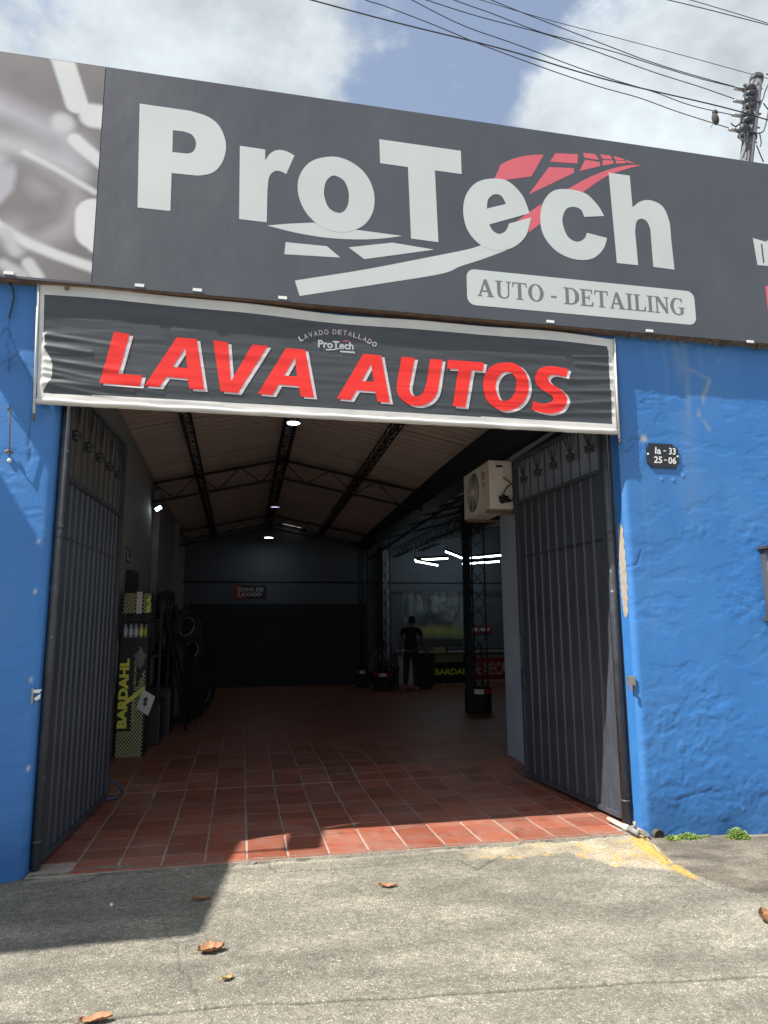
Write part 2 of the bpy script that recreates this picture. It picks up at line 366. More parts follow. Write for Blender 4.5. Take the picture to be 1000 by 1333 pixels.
# right of the curb line lies the lower sidewalk
o_ = np.argsort(cx); xl = np.interp(Y, cy[::-1], cx[::-1], left=9, right=cx[0])
right = np.where(Y > cy[-1], sstep(-.01, .05, X - xl), 0)
Z = Z - right * (.035 + .045 * np.clip(X - 3.1, 0, 3))
Z = Z - .03 * sstep(0, .35, -1.2 - X) * sstep(-1.2, 0, Y)
Z += (fbm(X * 3, Y * 3, 3) - .5) * .012 + (fbm(X * 22, Y * 22, 3) - .5) * .004
c = np.ones(X.shape + (3,)) * np.array((.176, .165, .133))
m1 = fbm(X * 1.1 + 3, Y * 2.6, 4); m2 = fbm(X * 6, Y * 9 + 40, 4)
c *= (0.86 + .3 * m1)[..., None]; c *= (.82 + .36 * m2)[..., None]; c *= (.93 + .28 * sstep(.5, .75, fbm(X * 2.4 + 2, Y * 5 + 9, 4)))[..., None]; c *= (.70 + .60 * fbm(X * 40, Y * 70, 2))[..., None]
dark = sstep(.52, .72, fbm(X * .8 + 9, Y * 3.2 + X * .5 + 3, 3)); c *= (1 - .13 * dark)[..., None]
for (pts, w, a) in (([(-1.061,-1.203),(-0.01,-1.277),(0.821,-1.333),(1.624,-1.2),(3.113,-1.153)], .07, .16), ([(-0.873,-1.618),(0.345,-1.477),(1.441,-1.61),(2.61,-1.737)], .06, .13), ([(1.186,-0.589),(1.703,-1.024),(2.322,-1.2)], .12, .16)):
    c *= (1 - a * np.exp(-(seg_dist(X, Y, pts) / w) ** 2))[..., None]
# pale cement wedge with yellow paint at the right end of the driveway
ramp = [(1.543,-0.1),(2.175,0.029),(2.811,0.058),(2.995,-0.039),(2.851,-0.541),(2.782,-0.742),(2.449,-0.569),(2.253,-0.304),(1.805,-0.3),(1.482,-0.29)]
ins = np.zeros(X.shape, bool)
for (ax, ay), (bx, by) in zip(ramp, ramp[1:] + ramp[:1]):
    cnd = ((ay > Y) != (by > Y)) & (X < (bx - ax) * (Y - ay) / (by - ay + 1e-12) + ax); ins ^= cnd
dr = seg_dist(X, Y, ramp + ramp[:1]); edge = np.where(ins, 1, 0) * sstep(1.15, 2.1, X + .9 * (fbm(X * 5, Y * 9, 3) - .5)) * sstep(0, .05, dr) * sstep(.25, .5, m2 + .25)
c = c * (1 - edge[..., None]) + np.array((.29, .25, .18)) * (.55 + .8 * m2)[..., None] * edge[..., None]
yl = [(2.998,-0.074),(2.948,-0.23),(2.888,-0.433),(2.845,-0.65),(2.857,-0.808)]
ym = np.exp(-(np.maximum(seg_dist(X, Y, yl) - .11 * sstep(-.95, -.15, Y), 0) / .035) ** 2) * sstep(.28, .45, fbm(X * 16, Y * 16, 3) + .12)
ym = np.maximum(ym, .9 * ins * sstep(2.4, 2.8, X + .6 * Y + .1) * sstep(.50, .62, fbm(X * 8, Y * 14, 4)))
ym = np.maximum(ym, .55 * sstep(.60, .68, fbm(X * 7 + 2, Y * 14, 4)) * ins)
for p in [(1.168,0.185),(1.451,-0.126),(1.713,-0.252),(2.054,-0.111)]:
    ym = np.maximum(ym, .7 * np.exp(-((X - p[0]) / .10) ** 2 - ((Y - p[1]) / .03) ** 2) * sstep(.4, .55, m2))
c = c * (1 - .85 * ym[..., None]) + np.array((.44, .265, .055)) * .85 * ym[..., None]
c = np.where((right > .5)[..., None], c * 0 + np.array((.125, .110, .085)) * (.45 + 1.0 * fbm(X * 5, Y * 12, 5)**1.2 + .35 * sstep(.55, .7, fbm(X * 3 + 8, Y * 9, 4)))[..., None], c)
lip = (np.exp(-((Y + .06) / .035) ** 2) + .0) * sstep(.35, .6, fbm(X * 5, Y * 20, 3) + .1) * (X > XL) * (X < XR)
c = c * (1 - .7 * lip[..., None]) + np.array((.27, .25, .20)) * .7 * lip[..., None]
# cracks and joints
def groove(pts, w, depth, darkf=.75):
    global Z, c
    d = seg_dist(X, Y, pts); g = np.exp(-(d / w) ** 2); Z = Z - depth * g; c = c * (1 - darkf * g)[..., None]
joint = jag([(-1.115,-1.584),(-0.938,-1.594),(-0.447,-1.646),(0.094,-1.677),(0.657,-1.745),(1.352,-1.807),(1.929,-1.867),(2.453,-1.921),(2.779,-1.932)], 5, .006, 8)
groove(joint, .007, .014, .8)
cjo = [(a + .03, b_ + .025) for a, b_ in cj]; pl = .75 * np.exp(-(seg_dist(X, Y, cjo) / .022) ** 2) * sstep(.3, .5, fbm(X * 11, Y * 11, 3)); c = c * (1 - pl[..., None]) + np.array((.42, .38, .29)) * pl[..., None]
groove(cj, .010, .03, .75)
groove(jag([(-0.371,-0.747),(-0.245,-1.266),(-0.175,-1.514),(-0.127,-1.643),(-0.08,-1.78)], 5, .02, 4), .004, .004, .4)
groove(jag([(-1.365,-0.24),(-1.112,-0.236),(-0.798,-0.038),(-0.371,-0.061),(0.12,-0.026),(0.583,-0.022),(1.122,-0.014),(1.808,0.003),(2.65,-0.003)], 7, .012, 5), .008, .014, .65)
groove(jag([(0.22,-0.061),(0.272,-0.23),(0.862,-0.246),(1.294,-0.196),(1.49,-0.264),(1.548,-0.439),(1.811,-0.214)], 4, .015, 6), .008, .008, .45)
groove(jag([(2.656,-0.767),(2.824,-0.838),(2.881,-1.05)], 5, .015, 12), .009, .01, .5)
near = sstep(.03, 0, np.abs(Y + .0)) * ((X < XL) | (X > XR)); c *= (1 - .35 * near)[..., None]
Z = np.where(Y > -.001, np.minimum(Z, -.02), Z)
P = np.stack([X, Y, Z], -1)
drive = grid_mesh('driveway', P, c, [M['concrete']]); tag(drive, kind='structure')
st = MB(); st.box((-400, -400, -.75), (400, -6.98, -.42)); st.build('street', M['street']); tag(bpy.data.objects['street'], kind='structure')
st = MB(); st.box((-400, .6, -.8), (400, 400, -.5)); tag(st.build('ground', M['street']), kind='structure')
kb = MB(); kb.box((-9, -7.15, -.8), (12, -7.002, -.24)); tag(kb.build('kerb', M['cement']), kind='structure')

# ------------------------------------------------------------------ facade walls
def facade_wall(name, x0, x1, side, label):
    root = empty(name, ((x0 + x1) / 2, 0, 0)); tag(root, label, 'wall')
    xs = np.arange(x0, x1 + .001, .0125); zs = np.arange(-.45, 4.3, .0125); Xw, Zw = np.meshgrid(xs, zs)
    d = (fbm(Xw * 2.2, Zw * 2.2, 3) - .5) * .0035 + (fbm(Xw * 9 + 30, Zw * 9, 4) - .5) * .0022
    patch = sstep(.48, .68, fbm(Xw * 1.7 + 11, Zw * 1.7 + 7, 3)); d += patch * (fbm(Xw * 30, Zw * 38, 3) - .5) * .0042; d += patch * sstep(.56, .60, fbm(Xw * 13 + 5, Zw * 17, 3)) * -.0025
    d += sstep(.60, .63, fbm(Xw * 4 + Zw * 5, Zw * 12 - Xw * 3, 3)) * .0018
    # rounded outer edge next to the opening
    e = (Xw - x0) if side > 0 else (x1 - Xw); d += .03 * np.exp(-(e / .022) ** 1.5)
    base = np.array((.034, .165, .445)); c = np.ones(Xw.shape + (3,)) * base
    tone = fbm(Xw * .9 + 5, Zw * .7 + 1, 3); c *= (.86 + .28 * tone)[..., None]
    fade = sstep(.4, .65, fbm(Xw * 3 + 2, Zw * .5, 3)); c = c * (1 - .12 * fade[..., None]) + np.array((.08, .26, .60)) * .12 * fade[..., None]
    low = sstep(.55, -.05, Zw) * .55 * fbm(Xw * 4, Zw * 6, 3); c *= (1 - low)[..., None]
    if side > 0:
        # rain stains below the sign, peeled yellow scratches
        for (sx, w, zt, zb, a) in ((3.62, .05, 3.96, 3.45, .30), (3.70, .03, 3.96, 3.1, .34), (3.50, .02, 3.96, 3.3, .2), (3.33, .02, 3.96, 3.55, .15), (3.85, .03, 3.96, 3.5, .14), (3.66, .09, 3.3, 2.2, .14), (3.22, .02, 2.6, 1.2, .08)):
            s = a * np.exp(-((Xw - sx - .01 * np.sin(Zw * 9)) / w) ** 2) * sstep(zb, zb + .35, Zw) * (Zw < zt + .05)
            c = c * (1 - s[..., None]) + np.array((.22, .30, .36)) * s[..., None]
        for pts, w, a in (([(3.653,3.726),(3.792,3.694),(3.935,3.62)], .014, .3), ([(3.935,3.62),(3.847,3.482),(3.794,3.307)], .020, .5), ([(3.794,3.307),(3.846,3.228),(3.892,3.163)], .018, .3), ([(3.935,3.62),(3.999,3.737),(4.047,3.839)], .013, .2)):
            s = a * np.exp(-(seg_dist(Xw, Zw, jag(pts, 4, .006, 2)) / w) ** 2) * sstep(.3, .6, fbm(Xw * 22, Zw * 14, 3))
            c = c * (1 - s[..., None]) + np.array((.42, .38, .20)) * s[..., None]
        for pts in ([(3.107,3.03),(3.167,3.073),(3.25,3.05),(3.282,2.999)], [(2.975,2.932),(3.081,2.95),(3.163,3.02)], [(3.31,0.201),(3.48,0.242),(3.617,0.263)], [(2.992,1.983),(3.104,2.015),(3.161,2.14)]):
            g = np.exp(-(seg_dist(Xw, Zw, jag(pts, 4, .006, 5)) / .006) ** 2); d += .006 * g; c *= (1 - .4 * g)[..., None]
        g = np.exp(-(np.hypot(Xw - 3.25, Zw - 3.07) / .025) ** 2); c = c * (1 - g[..., None]) + np.array((.55, .52, .42)) * g[..., None]
        for (px, pz) in [(3.388,2.728),(3.495,2.725),(3.592,2.768),(3.888,0.106)]:
            g = np.exp(-(np.hypot(Xw - px, Zw - pz) / .012) ** 2); d -= .008 * g; c += g[..., None] * .12
    else:
        for pts in (jag([(-1.404,3.238),(-1.471,3.121),(-1.48,2.898),(-1.464,2.68)], 5, .006, 3), jag([(-1.658,3.704),(-1.657,3.561),(-1.638,3.306)], 4, .01, 9), jag([(-1.716,3.556),(-1.674,3.645),(-1.603,3.496),(-1.496,3.26)], 4, .012, 19), [(-1.701,3.358),(-1.635,3.403),(-1.58,3.464)]):
            g = np.exp(-(seg_dist(Xw, Zw, pts) / .005) ** 2); d += .006 * g; c *= (1 - .45 * g)[..., None]
        g = np.exp(-(np.hypot(Xw + 1.62, Zw - 3.37) / .07) ** 2); c *= (1 - .25 * g)[..., None]; d -= g * .012 * fbm(Xw * 40, Zw * 40, 2)
        for (px, pz) in [(-1.345,1.207),(-1.324,0.651),(-1.367,2.122),(-1.362,1.785)]:
            g = np.exp(-(np.hypot((Xw - px) * 1.6, (Zw - pz) * .8) / .012) ** 2); c = c * (1 - g[..., None]) + np.array((.6, .6, .55)) * g[..., None]
    P = np.stack([Xw, d - .004, Zw], -1)
    # grid faces wind so that the normal points to -y
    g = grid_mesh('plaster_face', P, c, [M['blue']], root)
    b = MB(); t = .15
    if side > 0: b.box((x0 + .004, .024, -.45), (x1, t, 4.3))
    else: b.box((x0, .024, -.45), (x1 - .004, t, 4.3))
    b.build('wall_core', M['bluep'], root)
    for o in root.children: o.location.x -= root.location.x
    return root
wr = facade_wall('blue_wall', XR, 6.2, 1, 'rough blue plaster wall right of the entrance, carrying the small number plate')
wl = facade_wall('blue_wall', -3.3, XL, -1, 'blue plaster wall left of the entrance, crossed by diagonal shadows')
b = MB(); b.box((-3.3, .022, 4.3), (6.2, .15, 5.55)); b.box((XL, .022, 3.45), (XR, .15, 4.298)); tag(b.build('lintel_wall', M['bluep']), 'dark blue wall strip above the entrance, behind the two signs', 'wall')
# bare plaster patch on the right reveal
pp = []
for k in range(26):
    t = k / 25; pp.append((.075 + .02 * math.sin(k * 2.1) * .5 - .045 * math.sin(math.pi * t) ** .3, 2.37 - .78 * t))
for k in range(26):
    t = 1 - k / 25; pp.append((.082 + .045 * math.sin(math.pi * t) ** .3 + .006 * math.sin(k * 3.3), 2.37 - .78 * t))
flat_mesh('bare_patch', [pp], y=XR - 3.03 + 3.032, m=M['plaster_patch'], axes='YZ')
bp_ = bpy.data.objects['bare_patch']; bp_.parent = wr; bp_.location.x = -wr.location.x; bp_['label'] = 'patch of bare cream plaster on the reveal edge'

# slab and bar added out of view to shade left wall and drive
nb = empty('shade_blocker', (-5.5, 0, 0)); tag(nb, 'unseen added building with projecting balcony slab, left of the blue wall', 'blocker')
def nbp(name, mb, m): o = mb.build(name, m, nb); o.location.x = 5.5; return o
nbp('wall', MB().box((-9, .3, -.45), (-3.36, 9, 7.5)), M['cement'])
H0 = 5.2
xe = -.10 - .66 * H0; ye = -.205 * H0
def slab_pts(off0, off1, y0, y1, z0, z1):
    b = MB(); k = lambda off, y: xe + off + .17 * (y - ye)
    b.v = [(k(off0, y0), y0, z0), (k(off1, y0), y0, z0), (k(off1, y1), y1, z0), (k(off0, y1), y1, z0), (k(off0, y0), y0, z1), (k(off1, y0), y0, z1), (k(off1, y1), y1, z1), (k(off0, y1), y1, z1)]
    b.f = [(3, 2, 1, 0), (4, 5, 6, 7), (0, 1, 5, 4), (1, 2, 6, 5), (2, 3, 7, 6), (3, 0, 4, 7)]; return b
nbp('shade_slab', slab_pts(-3.2, 0, ye - 1.0, .298, H0, H0 + .12), M['cement'])
nbp('shade_bar', slab_pts(.40, .64, ye + .12, .02, H0, H0 + .05), M['galv'])  # bar added only for the second diagonal shade band
for yy in (ye + .14, -.1): nbp('bar_bracket', slab_pts(-.01, .42, yy, yy + .03, H0 + .02, H0 + .05), M['galv'])

# ------------------------------------------------------------------ floor tiles
FY = [0, 1.0, 1.95, 2.6, 3.2, 13.1]; FZ = [0, -.008, -.012, .055, .045, .03]
def fz(y): return float(np.interp(y, FY, FZ))
fl = MB()
ys = [.15] + FY[1:-1] + [3.4, 13.1]; ys = sorted(set(ys))
k = len(fl.v)
for y in ys:
    for x in (-1.6, 8.8): fl.v.append((x, y, fz(max(y, 0)) - .001))
for i in range(len(ys) - 1): fl.f.append((k + 2 * i, k + 2 * i + 1, k + 2 * i + 3, k + 2 * i + 2))
fl.box((XL + .001, -.035, -.3), (XR - .001, .149, -.0015))
floor = fl.build('floor', M['grout']); tag(floor, kind='structure')
tm = MB(); hw, hd, hh = .1315, .1147, .003
for (a, z) in ((1, -hh), (1, hh * .35), (.965, hh)):
    for (sx, sy) in ((-1, -1), (1, -1), (1, 1), (-1, 1)): tm.v.append((sx * (hw - (1 - a) * .13), sy * (hd - (1 - a) * .13), z))
for l in range(2):
    for j in range(4): tm.f.append((l * 4 + j, l * 4 + (j + 1) % 4, l * 4 + 4 + (j + 1) % 4, l * 4 + 4 + j))
tm.f.append((8, 9, 10, 11))
tile_me = tm.mesh('tile'); tile_me.materials.append(M['tile'])
cols = [-.6165 + .2775 * k for k in range(-3, 14)]     # tile centres; joints at -0.478, -0.203 ...
ntile = 0; far_v = []; far_f = []
row = 0; y = -.03 + .12
rowsx = {}
while y < 13.0:
    cx_ = cols if y < 2.7 else [c0 for c0 in (cols + [cols[-1] + .2775 * k for k in range(1, 18)])]
    for c0 in cx_:
        if c0 < -1.56 or c0 > 8.6: continue
        if y < 2.8 and c0 > 3.1: continue
        if y < .2 and (c0 < XL + .12 or c0 > XR - .10): continue
        sl = (fz(y + .12) - fz(y - .12)) / .24; zz = fz(y) + .0005 + random.uniform(-.0008, .0012)
        if ntile < 300 and c0 < 3.4:
            o = bpy.data.objects.new('tile', tile_me); COL.objects.link(o); o.parent = floor
            o.location = (c0 + random.uniform(-.003, .003), y + random.uniform(-.002, .002), zz)
            o.rotation_euler = (math.atan(sl) + random.uniform(-.004, .004), random.uniform(-.004, .004), random.uniform(-.006, .006)); ntile += 1
        else:
            kk = len(far_v); zt = zz + .0045
            for (sx, sy) in ((-1, -1), (1, -1), (1, 1), (-1, 1)): far_v.append((c0 + sx * hw, y + sy * hd, fz(y) + .0022 + random.uniform(0, .0008)))
            far_f.append((kk, kk + 1, kk + 2, kk + 3))
    row += 1; y += .2385
fm = bpy.data.meshes.new('tiles'); fm.from_pydata(far_v, [], far_f); fm.update()
tag(link('far_tiles', fm, M['tile'], floor), kind='stuff')
# mortar lip at the threshold
lp = MB(); n = 90; r_ = random.Random(5)
top = [(XL + (XR - XL) * k / n, -.075 + .035 * math.sin(k * .35) * math.sin(k * .13 + 1) + r_.uniform(-.02, .02)) for k in range(n + 1)]
lipy = [.004 + .012 * math.sin(k * .9) * math.sin(k * .23) + r_.uniform(-.006, .006) + (.05 if 5 < k < 14 else 0) + (.02 if 50 < k < 55 else 0) for k in range(n + 1)]
for k in range(n):
    (xa, ya), (xb, yb) = top[k], top[k + 1]; i0 = -.012 + 0
    lp.poly([(xa, ya, gz(xa, ya) - .008), (xb, yb, gz(xb, yb) - .008), (xb, -.028, -.001), (xa, -.028, -.001)])
    lp.poly([(xa, -.028, -.001), (xb, -.028, -.001), (xb, lipy[k + 1], .0052), (xa, lipy[k], .0052)])
lo = lp.build('threshold', mat('threshold_mortar', (.17, .155, .125), .9, var=.35, scale=11, bump=.9, bscale=45, speck=[(60, -.4, .55), (120, .6, .58), (14, -.35, .55)], bdist=.012)); tag(lo, kind='structure')

# ------------------------------------------------------------------ big shop sign
S = -.10
sg = empty('shop_sign', (1.5, 0, 3.98)); tag(sg, 'long charcoal fascia sign with large white lettering and red checkered-flag swoosh above the entrance', 'sign')
SO = Vector((1.5, 0, 3.98))
def part(o, root, org): o.location = o.location - org; return o
bx = MB(); bx.box((-1.12, S, 3.975), (5.6, .018, 5.735)); part(bx.build('sign_panel', M['sign_grey'], sg), sg, SO)
# printed picture of a headlight (flat print)
X0, X1 = -2.75, -1.12
xs = np.arange(X0, X1 + .001, .009); zs = np.arange(3.975, 5.736, .009); Xp, Zp = np.meshgrid(xs, zs)
wp = (fbm(Xp * 6, Zp * 6, 3) - .5) * .03
val = .118 + .04 * fbm(Xp * 2, Zp * 2, 3); c = val[..., None] * np.array((1.04, .95, .96))
def caps(pts, r, soft, br, tint=(1, 1, 1)):
    global c
    d = seg_dist(Xp + wp * (soft > .03), Zp + wp * (soft > .03), pts); a = sstep(r + soft, r - soft * .5, d)[..., None]
    c = c * (1 - a) + a * br * np.array(tint)
zz7 = (0, 40, 4.043)
caps([(-2.013,5.358),(-1.819,5.282),(-1.397,5.123),(-1.286,5.023)], .05, .16, .36, (1, .96, 1.08))
caps([(-2.177,5.102),(-1.796,4.993),(-1.54,4.955),(-1.275,4.839)], .05, .13, .40, (1, .98, 1.05))
caps([(-1.486,4.719),(-1.302,4.652),(-1.254,4.507),(-1.336,4.378),(-1.493,4.278),(-1.67,4.309)], .05, .16, .30, (1, .93, 1.02))
caps([(-1.906,4.811),(-1.781,4.799),(-1.772,4.68),(-1.839,4.582)], .09, .04, .38, (1, .98, 1.1))
caps([(-1.71,4.854),(-1.528,4.774),(-1.354,4.661),(-1.379,4.462),(-1.548,4.353)], .01, .09, .17, (1, .95, .97))
caps([(-1.629,4.942),(-1.404,4.836),(-1.135,4.689)], .015, .025, .52)
caps([(-1.454,5.788),(-1.424,5.745),(-1.302,5.389)], .075, .02, .56, (.97, 1, .98))
caps([(-1.39,5.225),(-1.383,5.211)], .06, .05, .46)
caps([(-1.185,5.308),(-1.091,5.307)], .09, .03, .57)
caps([(-1.297,5.091),(-1.221,5.024),(-1.096,4.926)], .045, .025, .56)
caps([(-1.825,4.408),(-1.72,4.318),(-1.552,4.235),(-1.347,4.163),(-1.101,4.094)], .03, .03, .56)
caps([(-1.718,4.304),(-1.622,4.169)], .03, .05, .42)
caps([(-1.124,4.501),(-1.117,4.374)], .13, .02, .60)
caps([(-1.117,4.374),(-1.098,4.272)], .06, .02, .60)
caps([(-1.542,4.084),(-1.472,3.983)], .035, .03, .50)
caps([(-1.7,4.06),(-1.572,3.987)], .03, .04, .42)
caps([(-2.7, 4.5), (-2.3, 4.9), (-2.0, 5.3)], .03, .12, .36)
P = np.stack([Xp, np.full(Xp.shape, S - .002), Zp], -1)
pc = grid_mesh('picture_print', P, c, [M['sign_pic']], sg, smooth=False); pc['label'] = 'printed close-up of chrome curves on the left panel'; part(pc, sg, SO)
bx = MB(); bx.box((X0, S, 3.975), (X1 - .002, .018, 5.735)); part(bx.build('picture_panel', M['sign_grey'], sg), sg, SO)
def letter(loops, m, dy, name='letter', parent=None, label=None, fn=None, cut=0, y=S, org=None, step=8):
    o = flat_mesh(name, loops, y=y - dy, m=m, parent=parent or sg, fn=fn, cut=cut, step=step)
    o.location = -(org if org is not None else SO)
    if label: o['label'] = label
    return o
letter([[(-0.861,5.463),(-0.488,5.461),(-0.355,5.43,1),(-0.267,5.36,1),(-0.216,5.223,1),(-0.231,5.078,1),(-0.294,4.972,1),(-0.39,4.927,1),(-0.48,4.919),(-0.605,4.917),(-0.601,4.605),(-0.834,4.604)], [(-0.611,5.275),(-0.533,5.277),(-0.47,5.258,1),(-0.438,5.198,1),(-0.449,5.129,1),(-0.487,5.098,1),(-0.539,5.093),(-0.607,5.092)]], M['sign_white'], .0011, label='white letter P')
letter([[(-0.11,5.218),(0.083,5.214),(0.086,5.118),(0.122,5.184,1),(0.176,5.223,1),(0.244,5.224,1),(0.311,5.195),(0.25,5.026),(0.199,5.044,1),(0.155,5.034,1),(0.119,4.983,1),(0.108,4.876),(0.108,4.598),(-0.099,4.601)]], M['sign_white'], .0011, label='white letter r')
letter([[(0.596,5.226,1),(0.738,5.212,1),(0.872,5.12,1),(0.944,4.966,1),(0.938,4.793,1),(0.855,4.657,1),(0.706,4.587,1),(0.543,4.603,1),(0.413,4.71,1),(0.346,4.861,1),(0.352,5.022,1),(0.44,5.16,1)], [(0.633,5.064,1),(0.705,5.028,1),(0.742,4.93,1),(0.735,4.821,1),(0.697,4.759,1),(0.648,4.746,1),(0.582,4.784,1),(0.547,4.887,1),(0.556,4.987,1),(0.589,5.043,1)]], M['sign_white'], .0014, label='white letter o')
letter([[(0.992,5.44),(1.684,5.436),(1.685,5.223),(1.456,5.225),(1.473,4.589),(1.246,4.594),(1.229,5.223),(0.998,5.226)]], M['sign_white'], .0011, label='white letter T')
letter([[(2.273,4.942),(2.214,5.098,1),(2.095,5.21,1),(1.953,5.218,1),(1.81,5.161,1),(1.716,5.033,1),(1.69,4.874,1),(1.727,4.715,1),(1.833,4.604,1),(1.971,4.575,1),(2.113,4.615,1),(2.23,4.732,1),(2.284,4.904),(2.085,4.825),(2.054,4.757,1),(1.996,4.721,1),(1.941,4.744,1),(1.911,4.796)], [(1.895,4.937),(1.91,5.023,1),(1.968,5.076,1),(2.029,5.067,1),(2.065,5.0)]], M['sign_white'], .0014, label='white letter e running into the road stripe')
letter([[(2.958,5.001),(2.9,5.1,1),(2.787,5.194,1),(2.596,5.208,1),(2.466,5.152,1),(2.38,5.002,1),(2.376,4.791,1),(2.482,4.636,1),(2.645,4.57,1),(2.815,4.588,1),(2.927,4.685,1),(2.973,4.797),(2.787,4.824),(2.758,4.766,1),(2.686,4.73,1),(2.604,4.775,1),(2.567,4.909,1),(2.607,5.02,1),(2.683,5.051,1),(2.745,5.031,1),(2.77,4.969)]], M['sign_white'], .0014, label='white letter c')
letter([[(3.027,5.421),(3.23,5.42),(3.235,5.118),(3.322,5.186,1),(3.424,5.206,1),(3.533,5.158,1),(3.585,5.021,1),(3.588,4.867),(3.597,4.571),(3.393,4.576),(3.392,4.932),(3.364,4.998,1),(3.31,5.018,1),(3.263,4.982,1),(3.243,4.893),(3.25,4.576),(3.049,4.575)]], M['sign_white'], .0014, label='white letter h')
for pts in ([(0.11,4.572),(0.286,4.609,1),(0.475,4.64),(0.543,4.603),(0.821,4.618),(1.173,4.609),(1.038,4.574,1),(0.838,4.54,1),(0.592,4.524,1),(0.351,4.536,1)], [(0.254,4.451),(0.573,4.452),(0.677,4.369),(0.246,4.35)], [(0.742,4.462),(1.092,4.542),(1.437,4.52),(0.867,4.376)], [(0.329,4.142),(0.87,4.289,1),(1.376,4.445,1),(1.726,4.556,1),(1.873,4.623),(2.058,4.585),(1.842,4.48,1),(1.657,4.4,1),(1.494,4.318,1),(1.035,4.193,1),(0.367,4.02)]):
    letter([pts], M['sign_white'], .0007, 'road_stripe')
for pts in ([(1.971,5.217),(2.033,5.361),(2.159,5.436,1),(2.3,5.485,1),(2.427,5.508),(2.305,5.287),(2.068,5.221)], [(2.535,5.538),(2.746,5.559),(2.738,5.468),(2.481,5.45)], [(2.467,5.396),(2.702,5.419),(2.7,5.375),(2.273,5.115)], [(2.795,5.579),(2.907,5.585),(2.945,5.531),(2.807,5.532)], [(2.81,5.515),(2.951,5.513),(2.948,5.472),(2.753,5.399)], [(2.955,5.587),(3.054,5.591),(3.074,5.555),(2.978,5.547)], [(2.981,5.536),(3.077,5.545),(3.083,5.516),(2.971,5.481)], [(3.085,5.59),(3.183,5.575),(3.189,5.561),(3.1,5.556)], [(3.104,5.552),(3.196,5.555),(3.21,5.539),(3.105,5.52)], [(3.19,5.572),(3.241,5.561),(3.297,5.542),(3.218,5.546)], [(2.609,5.196),(2.817,5.337,1),(3.027,5.449,1),(3.209,5.516,1),(3.36,5.542),(3.206,5.482,1),(3.031,5.398,1),(2.902,5.307,1),(2.765,5.195)], [(2.384,5.045),(2.366,4.86),(2.255,4.763),(2.281,4.898),(2.156,4.855),(2.22,4.912),(2.274,4.954)]):
    letter([pts], M['sign_red'], .0007, 'red_flag_piece')
def rrect(x0, z0, x1, z1, r, n=5):
    out = []
    for (cx_, cz, a0) in ((x1 - r, z1 - r, 0), (x0 + r, z1 - r, 90), (x0 + r, z0 + r, 180), (x1 - r, z0 + r, 270)):
        for k in range(n + 1): a = R(a0 + 90 * k / n); out.append((cx_ + r * math.cos(a), cz + r * math.sin(a)))
    return out
plate = letter([rrect(1.703, 4.074, 3.768, 4.384, .07)], M['sign_white'], .0011, 'name_plate_panel', label='white rounded panel with grey serif words')
